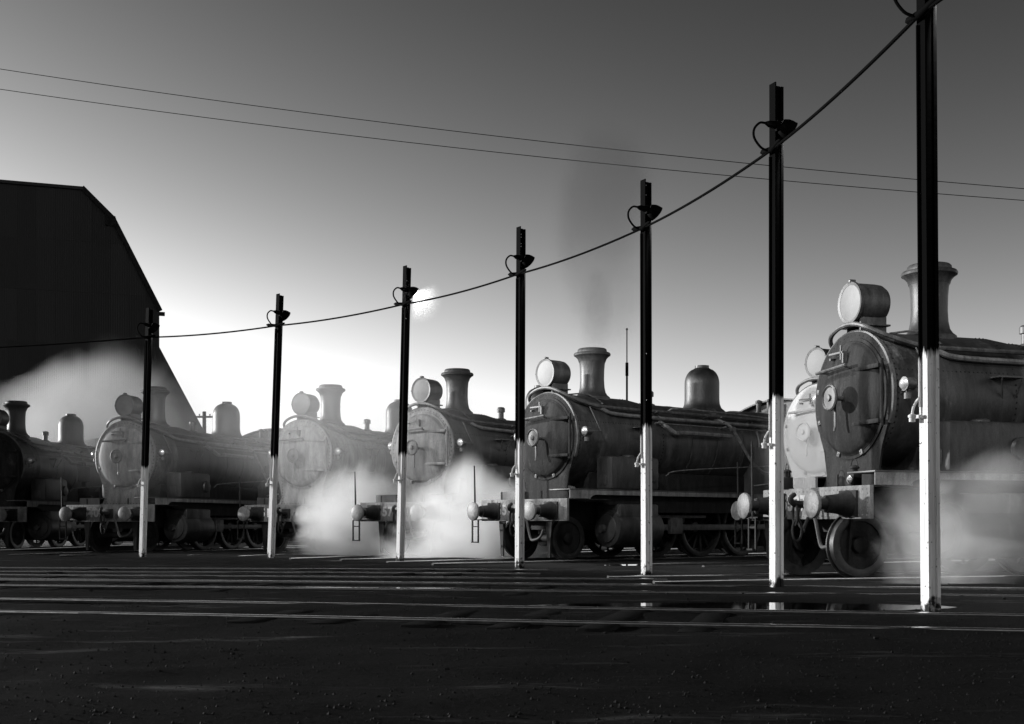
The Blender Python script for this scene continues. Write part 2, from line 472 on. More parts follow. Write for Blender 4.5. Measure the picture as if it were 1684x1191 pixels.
def build_ground():
    xs = [-900, -400, -200, -100, -60, -40, -28, -22, -18] + list(np.arange(-16, 14.01, 0.16)) + [16, 20, 28, 40, 60, 100, 200, 400, 900]
    ys = [-300, -100, -40, -15, -5, 0, 1.5] + list(np.arange(2.5, 34.01, 0.16)) + [36, 40, 48, 60, 80, 120, 200, 400, 800, 1600]
    vs_ = [(x, y, ground_z(x, y) if (-17 < x < 15 and 1 < y < 35) else -0.03) for y in ys for x in xs]
    n = len(xs)
    fs_ = [(j * n + i, j * n + i + 1, (j + 1) * n + i + 1, (j + 1) * n + i) for j in range(len(ys) - 1) for i in range(n - 1)]
    o = MB().add(vs_, fs_).build('ground', 'ground', sharp=180)
    tag(o, 'black oily cinder ground of the locomotive yard', None, kind='structure')
    for k, (px_, py_, a, b, d) in enumerate(PUDDLES):
        m = MB()
        m.add([(px_, py_, WATER_Z)] + [(px_ + 1.5 * a * math.cos(t), py_ + 1.5 * b * math.sin(t), WATER_Z) for t in np.linspace(0, 2 * math.pi, 25)[:-1]],
              [(0, i, i % 24 + 1) for i in range(1, 25)])
        w = m.build('puddle_water', 'water', smooth=False)
        tag(w, ['still puddle mirroring the white posts in front of the middle posts', 'small dark puddle beside the second rail at centre',
                'wet strip gleaming beneath the dark middle locomotive', 'thin puddle between the foreground rails',
                'small bright puddle at the far left beside the rails', 'small puddle under the far locomotive marked 5407'][k], None, kind='structure')
    # loose cinders
    rng = np.random.default_rng(3)
    n = 26000
    V, Fc = [], []
    for i in range(n):
        y = 3.2 + 22 * rng.random() ** 1.7
        x = (rng.random() - 0.5) * 0.95 * y
        if any(((x - p[0]) / p[2]) ** 2 + ((y - p[1]) / p[3]) ** 2 < 1.4 for p in PUDDLES): continue
        r = 0.002 + 0.008 * rng.random() ** 4
        z = ground_z(x, y) + r * 0.1
        o_ = len(V)
        j = rng.random(6) * 0.6 + 0.7
        a = rng.random() * 6.28
        for k in range(4):
            V.append((x + r * j[k] * math.cos(a + k * 1.57), y + r * j[k] * math.sin(a + k * 1.57), z))
        V += [(x, y, z + r * 0.9 * j[4]), (x, y, z - r * 0.8)]
        for k in range(4):
            Fc += [(o_ + k, o_ + (k + 1) % 4, o_ + 4), (o_ + (k + 1) % 4, o_ + k, o_ + 5)]
    for i in range(130):
        cl_ = i % 30
        cxx, cyy = math.sin(cl_ * 12.9) * 6, 4.5 + (cl_ * 0.618 % 1) * 13
        x = cxx + rng.normal() * 0.7; y = cyy + rng.normal() * 0.25
        if y < 3.4 or any(((x - p[0]) / p[2]) ** 2 + ((y - p[1]) / p[3]) ** 2 < 1.4 for p in PUDDLES): continue
        r = 0.007 + 0.016 * rng.random() ** 2
        z = ground_z(x, y) + r * 0.25
        o_ = len(V); nn = 7
        for zz, k_ in ((-0.5, 0.7), (0.05, 1.0), (0.5, 0.75)):
            for k in range(nn):
                a = 6.283 * (k + 0.3 * rng.random()) / nn; q = r * k_ * (0.75 + 0.5 * rng.random())
                V.append((x + q * math.cos(a), y + q * math.sin(a) * 0.8, z + r * (zz + 0.2 * rng.random()) * 0.8))
        V.append((x, y, z + r * 0.65))
        for l_ in range(2):
            for k in range(nn):
                Fc.append((o_ + l_ * nn + k, o_ + l_ * nn + (k + 1) % nn, o_ + (l_ + 1) * nn + (k + 1) % nn, o_ + (l_ + 1) * nn + k))
        for k in range(nn): Fc.append((o_ + 2 * nn + k, o_ + 2 * nn + (k + 1) % nn, o_ + 3 * nn))
    st = MB().add(V, Fc).build('loose_cinders', 'cinder', smooth=False)
    tag(st, 'loose cinders and coal crumbs scattered over the yard', None, kind='stuff')


build_ground()


# ------------------------------------------------------------------ rails
def rail_profile():
    return [(-0.065, 0), (0.065, 0), (0.062, 0.012), (0.012, 0.028), (0.012, 0.095), (0.034, 0.108), (0.034, 0.128), (0.031, 0.137), (0.02, 0.1415), (0.0, 0.143), (-0.02, 0.1415), (-0.031, 0.137),
            (-0.034, 0.128), (-0.034, 0.108), (-0.012, 0.095), (-0.012, 0.028), (-0.062, 0.012)]


def rail(p0, p1, ztop, parent, name='rail'):
    p0, p1 = Vector(p0), Vector(p1)
    d = (p1 - p0); L_ = d.length; d.normalize()
    side = Vector((d.y, -d.x, 0))
    pr = rail_profile()
    n = max(2, int(L_ / 1.5))
    m = MB()
    vs_ = []
    for i in range(n + 1):
        c = p0 + d * (L_ * i / n)
        wob = 0.006 * mnoise.noise((c.x * 0.4, c.y * 0.4, 3.3))
        for a, b in pr:
            vs_.append((c.x + side.x * (a + wob), c.y + side.y * (a + wob), ztop - 0.143 + b + wob * 0.6))
    k = len(pr)
    fs_ = [(i * k + j, i * k + (j + 1) % k, (i + 1) * k + (j + 1) % k, (i + 1) * k + j) for i in range(n) for j in range(k)]
    fs_ += [tuple(range(k))[::-1], tuple(n * k + j for j in range(k))]
    o = m.add(vs_, fs_).build(name, 'rail_side', parent, sharp=30)
    o.data.materials.append(M['rail_top'])
    for p in o.data.polygons:
        c = p.center
        if c.z > ztop - 0.013: p.material_index = 1
    return o


def track(p0, p1, ztop, label, sleepers=True, gauge=1.435, flip=False, t_range=None, s_range=None, first=True):
    p0, p1 = Vector((*p0, 0)), Vector((*p1, 0))
    d = (p1 - p0).normalized(); side = Vector((d.y, -d.x, 0))
    if flip: side = -side
    root = empty('railway_track', (0, 0, 0))
    tag(root, label, 'railway track', 'tracks of the locomotive yard')
    rail(p0, p1, ztop, root)
    rail(p0 + side * (gauge + 0.07), p1 + side * (gauge + 0.07), ztop, root)
    if sleepers:
        L_ = (p1 - p0).length
        mid = side * (gauge + 0.07) / 2
        me = None
        k = int(L_ / 0.68)
        for i in range(k):
            c = p0 + mid + d * (0.3 + i * 0.68)
            if s_range and not (s_range[0] < c.x < s_range[1]): continue
            if me is None:
                o = MB().box(-0.12, 0.12, -1.2, 1.2, -0.12, 0, 0.012).build('sleeper', 'wood', root)
                me = o.data
            else:
                o = bpy.data.objects.new('sleeper', me); COL.objects.link(o); o.parent = root
            o.location = (c.x, c.y, ground_z(c.x, c.y) + random.uniform(-0.012, 0.012))
            o.rotation_euler = (0, 0, math.atan2(d.y, d.x) + random.uniform(-0.03, 0.03))
    return root


ZT = -0.004


def gp(px, py, z=ZT):
    Y = F * (H - z) / (py - HY)
    return ((px - CX) / F * Y, Y)


def ext(a, b, t0, t1):
    a, b = Vector(a), Vector(b); d = (b - a).normalized()
    return (a - d * t0)[:], (b + d * t1)[:]


p0, p1 = ext(gp(88, 984), gp(1595, 1007.5), 9, 7)
track(p0, p1, ZT, 'nearest railway track crossing the foreground, with one long gleaming rail', s_range=(-6, 5))
p0, p1 = ext(gp(88, 961.5), gp(850, 969.5), 9, 14)
track(p0, p1, ZT, 'second railway track from the front, with a thin bright rail', flip=True, s_range=(-8, 0.6))
p0, p1 = ext(gp(88, 944.5), gp(850, 949.5), 9, 2.0)
track(p0, p1, ZT, 'third railway track from the front, ending short of the middle posts', s_range=(-9, 2))
p0, p1 = ext(gp(88, 933), gp(850, 936), 9, 0.5)
track(p0, p1, ZT, 'fourth railway track, dull, just in front of the white post feet', s_range=(-10, 1))


# ------------------------------------------------------------------ the locomotive: local X to its left flank as seen, Y backwards from the smokebox front, Z up
BZ, RS, RB = 2.46, 0.93, 0.865


def ring_pts(r, b, n, a0=0, a1=2 * math.pi):
    return [(r * math.cos(a0 + (a1 - a0) * k / n), b, BZ + r * math.sin(a0 + (a1 - a0) * k / n)) for k in range(n)]


def build_locomotive():
    root = empty('steam_locomotive')
    # smokebox
    sb = MB().lathe([(0.90, 0.0), (RS, 0.015), (RS, 0.9), (RS + 0.003, 0.91), (RS + 0.003, 0.96), (RS, 0.97), (RS, 2.05), (RS - 0.01, 2.12), (RB + 0.03, 2.32), (RB + 0.012, 2.42), (RB + 0.012, 2.6), (RB, 2.61)],
                    (0, 0, BZ), 'Y', 56).build('smokebox', 'wrapper', root)
    rv = MB()
    for k in range(72):
        a = 2 * math.pi * k / 72
        if math.sin(a) < -0.8: continue
        for b in (0.07, 1.98, 2.5):
            rr = RS if b < 2.2 else RB + 0.012
            rv.rivet((rr * math.cos(a), b, BZ + rr * math.sin(a)), 0.016, (math.cos(a), 0, math.sin(a)))
    for i in range(26):
        for a in (R(20), R(160)):
            rv.rivet((RS * math.cos(a), 0.12 + i * 0.07, BZ + RS * math.sin(a)), 0.014, (math.cos(a), 0, math.sin(a)))
    tag(rv.build('rivets', 'graphite', sb), kind='stuff')
    # front plate: circle above, tapering apron below
    poly = [(RS * math.cos(a), BZ + RS * math.sin(a)) for a in np.linspace(R(-28), R(208), 44)]
    poly += [(-0.70, 1.75), (-0.63, 1.42), (-0.70, 1.26), (-0.92, 1.205), (0.92, 1.205), (0.70, 1.26), (0.63, 1.42), (0.70, 1.75)]
    fp = MB().prism(poly, -0.03, 0.0).build('smokebox_front', 'graphite', root)
    rv = MB()
    for k in range(60):
        a = 2 * math.pi * k / 60
        if math.sin(a) < -0.62: continue
        rv.rivet((0.885 * math.cos(a), -0.03, BZ + 0.885 * math.sin(a)), 0.016, (0, -1, 0))
    for i in range(8):
        for s in (-1, 1):
            rv.rivet((s * (0.60 + 0.0 * i), -0.03, 1.30 + i * 0.075), 0.014, (0, -1, 0))
    for i in range(17):
        rv.rivet((-0.72 + i * 0.09, -0.03, 1.25), 0.014, (0, -1, 0))
    tag(rv.build('rivets', 'graphite', fp), kind='stuff')
    MB().lathe([(0.93, -0.03), (0.955, -0.02), (0.955, 0.03), (0.935, 0.035)], (0, 0, BZ), 'Y', 56, R(-25), R(205)).build('edge_ring', 'iron', fp)
    MB().lathe([(0.845, -0.03), (0.845, -0.05), (0.80, -0.055), (0.80, -0.03)], (0, 0, BZ), 'Y', 56).build('door_ring', 'graphite', fp)
    # dished door
    prof = [(0.79, -0.03), (0.795, -0.062)] + [(0.78 * math.cos(t), -0.068 - 0.115 * math.sin(t)) for t in np.linspace(0, math.pi / 2, 10)]
    prof[-1] = (0.001, prof[-1][1])
    dr = MB().lathe(prof, (0, 0, BZ), 'Y', 56).build('smokebox_door', 'graphite', root)
    hw = MB()
    hw.lathe([(0.165, -0.36), (0.185, -0.375), (0.185, -0.395), (0.165, -0.41), (0.15, -0.395), (0.15, -0.375), (0.165, -0.36)], (0, 0, BZ), 'Y', 28)
    hw.lathe([(0.155, -0.375), (0.155, -0.388), (0.05, -0.395), (0.045, -0.42), (0.001, -0.425)], (0, 0, BZ), 'Y', 28)
    hw.lathe([(0.035, -0.38), (0.035, -0.18)], (0, 0, BZ), 'Y', 12)
    hw.build('handwheel', 'iron', dr)
    MB().box(-0.022, 0.022, -0.31, -0.29, BZ - 0.42, BZ + 0.03, 0.006).tube([(0, -0.3, BZ - 0.4), (0, -0.31, BZ - 0.46)], 0.018).build('locking_lever', 'iron', dr)
    # hinges on the right flank
    for z in (2.83, 2.09):
        hs = MB()
        w = 0.62 if z > 2.5 else 0.6
        hs.box(0.18, 0.81, -0.165 if True else 0, -0.115, z - 0.03, z + 0.03, 0.008)
        for i in range(4): hs.rivet((0.26 + i * 0.15, -0.165, z), 0.014, (0, -1, 0))
        hs.build('hinge_strap', 'graphite', dr)
    MB().tube([(0.815, -0.11, 2.02), (0.815, -0.11, 2.92)], 0.026).build('hinge_pin', 'graphite', dr)
    # hand bar across the door, top bracket
    hb = MB().tube([(-0.52, -0.27, 2.86), (0.22, -0.27, 2.90)], 0.024)
    for x in (-0.46, 0.16): hb.tube([(x, -0.27, 2.865 + (x + 0.46) * 0.05), (x, -0.12, 2.865)], 0.018)
    hb.build('door_handrail', 'iron', dr)
    bk = MB()
    bk.box(-0.30, -0.27, -0.2, -0.06, 3.02, 3.05).box(-0.30, 0.06, -0.21, -0.19, 3.09, 3.115).box(0.03, 0.06, -0.21, -0.06, 2.95, 3.11).box(-0.02, 0.0, -0.21, -0.19, 3.0, 3.2)
    bk.build('lamp_iron', 'iron', dr)
    for a in (R(200), R(250), R(290), R(168)):
        c = MB()
        c.box(-0.035, 0.035, -0.075, -0.03, -0.05, 0.05, 0.01).rivet((0, -0.075, 0), 0.022, (0, -1, 0))
        o = c.build('door_clamp', 'iron', dr)
        o.location = (0.80 * math.cos(a), 0, BZ + 0.80 * math.sin(a)); o.rotation_euler = (0, -(a - math.pi / 2), 0)
    # saddle under the smokebox
    MB().prism([(-0.55, 0.75), (0.55, 0.75), (0.6, 1.3), (0.68, 1.75), (0.4, 1.9), (-0.4, 1.9), (-0.68, 1.75), (-0.6, 1.3)], 0.55, 1.9).build('saddle', 'soot_dark', root)
    # handrail arching over the smokebox front and running back along both flanks
    arch = []
    ra = 1.03
    def angpt(a, b, r=ra): return (r * math.sin(R(a)), b, BZ + r * math.cos(R(a)))
    pts = [angpt(-52, 7.6), angpt(-52, 4.0), angpt(-52, 1.2), angpt(-50, 0.55), angpt(-40, 0.12), angpt(-28, -0.06), angpt(-14, -0.1), angpt(0, -0.1), angpt(14, -0.1),
           angpt(28, -0.06), angpt(40, 0.12), angpt(50, 0.55), angpt(52, 1.2), angpt(52, 4.0), angpt(52, 7.6)]
    hr = MB().tube(smooth_path(pts, 5), 0.033).build('handrail', 'iron', root)
    for b in (0.9, 2.4, 3.9, 5.4, 6.9):
        for s in (-52, 52):
            rr = RS if b < 2.1 else RB
            MB().tube([angpt(s, b, rr - 0.01), angpt(s, b, ra + 0.02)], [0.022, 0.03]).build('handrail_knob', 'iron', hr)
    # ejector pipe, feed pipe, rods on the flanks
    MB().tube(smooth_path([angpt(38, 0.25, 0.95), angpt(52, 0.75, 0.99), angpt(59, 1.1, 0.99), angpt(60, 2.4, 0.98), angpt(60, 4.2, 0.98), angpt(60, 7.55, 0.98)], 5), 0.04).build('ejector_pipe', 'pipe', root)
    MB().tube(smooth_path([angpt(42, 2.9, 0.93), angpt(46, 3.1, 1.06), angpt(47, 5.0, 1.06), angpt(49, 6.0, 1.06), angpt(47, 7.6, 1.06)], 5), 0.02).build('lubricator_pipe', 'pipe', root)
    MB().tube([angpt(68, 2.2, 1.0), angpt(68, 7.5, 1.0)], 0.011).build('sand_rod', 'pipe', root)
    for b in (2.3, 4.35, 6.4):
        c = MB()
        for a in (50, 57, 64):
            c.tube([angpt(a, b, RB - 0.02), angpt(a + 4, b, 1.07)], 0.016, 6)
        c.build('pipe_clip', 'pipe', root)
    for s in (1, -1):
        q = lambda p: (p[0] * s, p[1], p[2])
        fpth = [q(angpt(52, 4.3, 0.9)), q(angpt(58, 4.35, 1.0)), q(angpt(70, 4.6, 1.03)), q((1.05, 5.05, 2.2)), q((1.12, 5.3, 1.95)), q((1.15, 5.55, 1.86)), q((1.17, 6.2, 1.85)), q((1.17, 7.7, 1.85))]
        fpo = MB().tube(smooth_path(fpth, 5), 0.035).build('feed_pipe', 'pipe', root)
        MB().lathe([(0.06, -0.05), (0.06, 0.05)], fpth[2], 'X', 12, cap=True).build('clack_valve', 'iron', fpo)
        MB().tube(smooth_path([q((1.18, 2.25, 1.72)), q((1.2, 2.7, 1.84)), q((1.2, 5.6, 2.02))], 4), 0.013).build('oil_pipe', 'pipe', root)
        MB().tube([q((1.25, 4.9, 1.55)), q((1.22, 7.7, 1.84))], 0.024).build('reversing_rod', 'steel', root)
        MB().tube(smooth_path([q(angpt(62, 2.45, 0.9)), q(angpt(72, 2.5, 1.0)), q(angpt(80, 2.75, 1.02)), q(angpt(79, 3.0, 1.03)), q(angpt(79, 4.5, 1.02))], 5), 0.05).build('blower_pipe', 'pipe', root)
        # small bracket shelf on the smokebox flank
        br = MB()
        br.prism([(s * 0.86, 1.55), (s * 1.12, 1.62), (s * 1.12, 1.98), (s * 0.86, 2.1)], 2.64, 2.66, 'XY') if False else None
        br = MB().box(min(s * 0.85, s * 1.1), max(s * 0.85, s * 1.1), 1.55, 2.0, 2.70, 2.72)
        br.tube([q((1.09, 1.6, 2.70)), q((0.91, 1.75, 2.42))], 0.014).tube([q((1.09, 1.95, 2.70)), q((0.91, 1.95, 2.42))], 0.014)
        br.build('side_bracket', 'iron', root)
    # boiler and firebox
    bo = MB().lathe([(RB, 2.6), (RB, 5.6), (RB + 0.03, 5.62), (RB + 0.05, 7.5)], (0, 0, BZ), 'Y', 48).build('boiler', 'soot', root)
    for b in (3.4, 4.2, 5.1):
        MB().lathe([(RB, b), (RB + 0.009, b + 0.002), (RB + 0.009, b + 0.062), (RB, b + 0.064)], (0, 0, BZ), 'Y', 48).build('boiler_band', 'soot', bo)
    MB().prism([(-0.9, 1.0), (0.9, 1.0), (0.91, 2.46), (-0.91, 2.46)], 5.4, 7.52).build('firebox', 'soot', root)
    MB().prism([(-0.6, 1.0), (0.6, 1.0), (0.62, 1.8), (-0.62, 1.8)], 1.9, 5.4).build('boiler_cradle', 'soot_dark', root)
    # chimney
    z0 = BZ + RS - 0.06
    cp = [(0.40, -0.09), (0.375, 0.05), (0.325, 0.09), (0.285, 0.15), (0.262, 0.26), (0.252, 0.42), (0.256, 0.62), (0.268, 0.76), (0.285, 0.815)]
    ch = MB().lathe([(r, z) for r, z in cp], (0, 1.25, z0), 'Z', 40).build('chimney', 'wrapper', root)
    MB().lathe([(0.285, 0.80), (0.305, 0.86), (0.345, 0.905), (0.385, 0.93), (0.392, 0.955), (0.375, 0.985), (0.315, 1.0), (0.305, 1.055), (0.285, 1.075), (0.26, 1.06), (0.23, 0.9), (0.22, 0.5)],
               (0, 1.25, z0), 'Z', 40).build('chimney_cap', 'soot', ch)
    MB().tube(smooth_path([(-0.05, 0.62, BZ + 0.95), (0.2, 0.85, BZ + 0.96), (0.42, 0.95, BZ + 0.86), (0.62, 0.98, BZ + 0.72)], 5), 0.016).build('headlight_conduit', 'iron', root)
    # dome
    zd = BZ + RB - 0.07
    MB().lathe([(0.60, -0.18), (0.52, 0.03), (0.44, 0.10), (0.405, 0.19), (0.395, 0.3), (0.395, 0.66)] + [(0.15 + 0.245 * math.cos(t), 0.66 + 0.34 * math.sin(t)) for t in np.linspace(0.12, 1.35, 9)] +
               [(0.16, 1.02), (0.16, 1.075), (0.001, 1.08)], (0, 4.66, zd), 'Z', 40).build('dome', 'wrapper', root)
    # snifting valve, safety valves
    MB().lathe([(0.14, -0.1), (0.13, 0.0), (0.07, 0.03), (0.07, 0.17), (0.1, 0.18), (0.1, 0.27), (0.07, 0.30), (0.001, 0.31)], (0.05, 2.9, BZ + RB), 'Z', 20).build('snifting_valve', 'iron', root)
    sv = MB()
    for x in (-0.16, 0.16): sv.lathe([(0.1, -0.15), (0.08, 0.03), (0.06, 0.06), (0.06, 0.24), (0.085, 0.26), (0.085, 0.3), (0.001, 0.33)], (x, 6.85, BZ + RB + 0.05), 'Z', 16)
    sv.box(-0.3, 0.3, 6.7, 7.0, BZ + RB - 0.1, BZ + RB + 0.06, 0.02)
    sv.build('safety_valves', 'iron', root)
    MB().tube([(0.35, 7.2, BZ + 0.8), (0.35, 7.2, BZ + 1.12)], [0.02, 0.035]).build('whistle', 'iron', root)
    # headlight
    hz, hr_ = 3.80, 0.275
    hd = MB().lathe([(hr_ * 0.96, -0.06), (hr_, -0.05), (hr_, 0.30), (hr_ * 0.97, 0.38), (hr_ * 0.85, 0.44), (hr_ * 0.5, 0.47), (0.001, 0.475)], (0, 0, hz), 'Y', 36).build('headlight', 'soot', root)
    MB().lathe([(hr_ * 0.9, -0.062), (hr_ + 0.014, -0.07), (hr_ + 0.018, -0.03), (hr_, -0.02)], (0, 0, hz), 'Y', 36).build('rim', 'soot', hd)
    MB().lathe([(hr_ * 0.92, -0.058), (hr_ * 0.6, -0.066), (0.001, -0.07)], (0, 0, hz), 'Y', 36).build('lens', 'lens', hd)
    br = MB()
    for x in (-0.15, 0.15):
        br.box(x - 0.02, x + 0.02, 0.0, 0.42, BZ + RS - 0.07, hz - 0.20, 0.006)
    br.box(-0.24, 0.24, -0.06, 0.44, 3.46, 3.485, 0.006)
    br.build('mounting', 'soot', hd)
    lt = MB().box(-0.03, 0.03, -0.08, 0.02, hz + hr_, hz + hr_ + 0.05, 0.01).tube([(-hr_ - 0.045, -0.04, hz), (-hr_, -0.03, hz)], 0.014).build('latch', 'soot', hd)
    # marker lamps on the smokebox sides
    for s in (-1, 1):
        x = s * 1.06
        ml = MB().lathe([(0.075, 0.1), (0.085, 0.08), (0.085, -0.04), (0.095, -0.06)], (x, 0.12, 2.56), 'Y', 20, cap=True).build('marker_lamp', 'iron', root)
        MB().lathe([(0.085, -0.055), (0.06, -0.09), (0.001, -0.11)], (x, 0.12, 2.56), 'Y', 20).build('lens', 'silver', ml)
        m2 = MB().box(min(s * 0.88, s * 1.06), max(s * 0.88, s * 1.06), 0.1, 0.16, 2.44, 2.47)
        m2.tube([(x, 0.13, 2.47), (x, 0.13, 2.49)], 0.03)
        m2.tube(smooth_path([(x, 0.2, 2.56), (x * 1.0, 0.48, 2.57), (x * 0.96, 0.52, 2.62), (x * 0.8, 0.40, 3.08)], 4), 0.011)
        m2.lathe([(0.05, 0.66 - 0.72), (0.05, 0.02)], (x, 0.12, 2.42), 'Z', 12, cap=True)
        m2.build('lamp_bracket', 'iron', ml)
    # running boards and their valances
    for s in (-1, 1):
        xa, xb = sorted((s * 0.72, s * 1.35))
        f0 = -0.58 if s > 0 else -0.12
        rb = MB().box(xa, xb, f0, 7.7, 1.375, 1.40, 0.004).build('running_board', 'soot', root)
        xv0, xv1 = sorted((s * 1.335, s * 1.353))
        vp = [(f0, 1.373), (7.7, 1.373), (7.7, 1.29), (0.1, 1.29), (0.02, 1.27), (-0.03, 1.235), (-0.05, 1.213), (f0, 1.213)]
        MB().prism(vp, xv0, xv1, 'YZ').build('valance', 'beam' if s > 0 else 'soot', rb)
        if s < 0:
            MB().box(xa, xb, f0 - 0.012, f0 - 0.001, 1.21, 1.40).build('end_plate', 'soot', rb)
    MB().box(-1.34, 1.34, -0.6, 0.5, 1.188, 1.204).build('front_deck', 'soot_dark', root)
    # large box on each running board
    for s in (-1, 1):
        xa, xb = sorted((s * 0.78, s * 1.26))
        bx = MB().box(xa, xb, 0.62, 1.98, 1.402, 2.08, 0.07).build('sand_box', 'wrapper', root)
        MB().lathe([(0.13, 0), (0.13, 0.03), (0.09, 0.05), (0.001, 0.055)], ((xa + xb) / 2, 1.3, 2.078), 'Z', 18).build('lid', 'soot', bx)
        mc = MB().lathe([(0.15, 0.0), (0.16, 0.02), (0.14, 0.06), (0.06, 0.075), (0.001, 0.08)], ((xb if s > 0 else xa), 1.75, 1.72), 'X', 20)
        if s > 0: mc.build('round_cover', 'soot', bx)
        sx = (xa + xb) / 2
        MB().box(sx - 0.1, sx + 0.1, 0.605, 0.619, 1.5, 1.7, 0.004).build('hatch', 'soot', bx)
    # buffer beam
    bb = MB().box(-1.35, 1.35, -0.66, -0.60, 0.775, 1.21, 0.006).build('buffer_beam', 'beam', root)
    rv = MB()
    for i in range(28):
        x = -1.28 + i * 0.095
        rv.rivet((x, -0.66, 1.165), 0.016, (0, -1, 0))
        rv.rivet((x, -0.66, 0.82), 0.016, (0, -1, 0))
    for s in (-1, 1):
        for i in range(5):
            rv.rivet((s * 0.58, -0.66, 0.87 + i * 0.06), 0.016, (0, -1, 0)); rv.rivet((s * 1.3, -0.66, 0.87 + i * 0.06), 0.016, (0, -1, 0))
    tag(rv.build('rivets', 'beam', bb), kind='stuff')
    for s in (-1, 1):
        x = s * 0.9
        bs = MB().box(x - 0.2, x + 0.2, -0.70, -0.662, 0.80, 1.15, 0.01)
        bs.lathe([(0.185, -0.70), (0.165, -0.74), (0.13, -0.85), (0.115, -1.0), (0.115, -1.02), (0.075, -1.02), (0.07, -1.16)], (x, 0, 0.97), 'Y', 28)
        bf = bs.build('buffer', 'soot_dark', root)
        MB().lathe([(0.07, -1.15), (0.12, -1.17), (0.185, -1.195), (0.19, -1.205), (0.19, -1.225), (0.18, -1.24), (0.13, -1.256), (0.07, -1.264), (0.001, -1.267)], (x, 0, 0.97), 'Y', 32).build('buffer_head', 'buffer_face', bf)
    # coupling hook and links
    ck = MB().box(-0.13, 0.13, -0.69, -0.662, 0.86, 1.10, 0.008)
    ck.tube(smooth_path([(0, -0.66, 0.98), (0, -0.85, 0.98), (0, -0.97, 1.0), (0, -1.0, 1.07), (0, -0.93, 1.12)], 4), [0.055] * 4 + [0.05] * 4 + [0.042] * 4 + [0.035] * 4 + [0.03])
    hk = ck.build('coupling_hook', 'soot_dark', root)
    for i, (zc, b) in enumerate(((0.84, -0.93), (0.62, -0.9))):
        ln = MB()
        p_ = [(0.06 * math.cos(t) if i == 0 else 0.02 * math.cos(t), b + (0.0 if i == 0 else 0.06 * math.cos(t)), zc + 0.15 * math.sin(t)) for t in np.linspace(0, 2 * math.pi, 17)]
        ln.tube(p_, 0.02, 6, False).build('coupling_link', 'soot_dark', hk)
    # brake hoses
    for x, w, zl in ((0.33, 0.38, 0.40), (-0.1, 0.1, 0.6)):
        MB().tube(smooth_path([(x, -0.66, 1.0), (x - 0.02, -0.75, 0.98), (x - 0.05, -0.80, 0.86), (x, -0.80, 0.70), (x + 0.1, -0.80, zl + 0.03), (x + w * 0.55, -0.80, zl), (x + w, -0.79, zl + 0.06), (x + w + 0.06, -0.76, zl + 0.2)], 5), 0.026).build('brake_hose', 'hose', root)
    # shunter's step with hand pole, at the right corner of the locomotive
    st = empty('shunter_step'); st.parent = root
    for x in (-1.36, -1.16):
        MB().box(x - 0.017, x + 0.017, -0.90, -0.875, 0.32, 0.80).build('upright', 'soot_dark', st)
    for z in (0.335, 0.66):
        MB().box(-1.342, -1.178, -0.94 if z < 0.5 else -0.895, -0.86 if z < 0.5 else -0.88, z - 0.012, z + 0.012).build('rung', 'soot_dark', st)
    MB().box(-1.38, -1.14, -0.87, -0.62, 0.79, 0.815).build('step_arm', 'soot_dark', st)
    MB().tube([(-1.30, -0.86, 0.80), (-1.315, -0.86, 1.4), (-1.33, -0.86, 1.93)], [0.022, 0.019, 0.014]).build('hand_pole', 'soot_dark', root)
    for x in (-0.72, 0.55):
        MB().box(x - 0.016, x + 0.016, -0.63, -0.61, 1.21, 1.37).build('lamp_iron', 'soot_dark', root)
    # frames, guard irons
    for s in (-1, 1):
        MB().prism([(-0.6, 0.80), (-0.6, 1.18), (6.9, 1.18), (6.9, 0.55), (1.0, 0.55), (0.5, 0.7), (-0.2, 0.78)], s * 0.55 - 0.016, s * 0.55 + 0.016, 'YZ').build('frame_plate', 'soot_dark', root)
        gi = [(-0.60, 0.80), (-0.42, 0.80), (-0.46, 0.60), (-0.5, 0.42), (-0.50, 0.25), (-0.47, 0.06), (-0.53, 0.06), (-0.585, 0.25), (-0.60, 0.42), (-0.61, 0.6)]
        gp_ = [(s * 0.73 + (-0.05 if s < 0 else 0.05) * (0.8 - z) * 0.4, z) for _, z in gi]
        # strap broad across the locomotive
        w_ = [(-0.10, 0.80), (0.10, 0.80), (0.075, 0.62), (0.045, 0.40), (0.035, 0.22), (0.04, 0.05), (-0.04, 0.05), (-0.05, 0.22), (-0.06, 0.40), (-0.085, 0.62)]
        MB().prism([(s * 0.74 + a, z) for a, z in w_], -0.595, -0.56).build('guard_iron', 'soot_dark', root)
    MB().box(-0.53, 0.53, -0.3, 6.8, 0.60, 1.10).build('frame_stretcher', 'soot_dark', root)
    MB().prism([(1.2, 0.62), (6.9, 0.62), (6.9, 0.22), (4.6, 0.16), (1.9, 0.26)], -0.5, 0.5, 'YZ').build('brake_rigging', 'soot_dark', root)
    for s in (-1, 1):
        MB().prism([(0.1, 1.21), (0.1, 1.38), (6.8, 1.38), (6.8, 0.95), (2.0, 0.95), (1.9, 1.1), (0.6, 1.1)], s * 1.18 - 0.02, s * 1.18 + 0.02, 'YZ').build('splasher_plate', 'soot_dark', root)
    # wheels
    def wheel(r, b, s, crank=0.0, ns=12, nm='pony_wheel'):
        w = MB()
        w.lathe([(0.09, -0.075), (0.11, -0.06), (0.11, 0.06), (0.09, 0.075)], (0, 0, 0), 'X', 20, cap=True)
        for k in range(ns):
            a = 2 * math.pi * k / ns
            w.tube([(0, 0.1 * math.cos(a), 0.1 * math.sin(a)), (0, (r - 0.09) * math.cos(a), (r - 0.09) * math.sin(a))], [0.032, 0.024], 6, False)
        if ns == 0:
            w.lathe([(0.09, -0.02), (0.22, 0.015), (r - 0.08, 0.02), (r - 0.08, -0.01), (0.22, -0.015), (0.09, -0.04)], (0, 0, 0), 'X', 32)
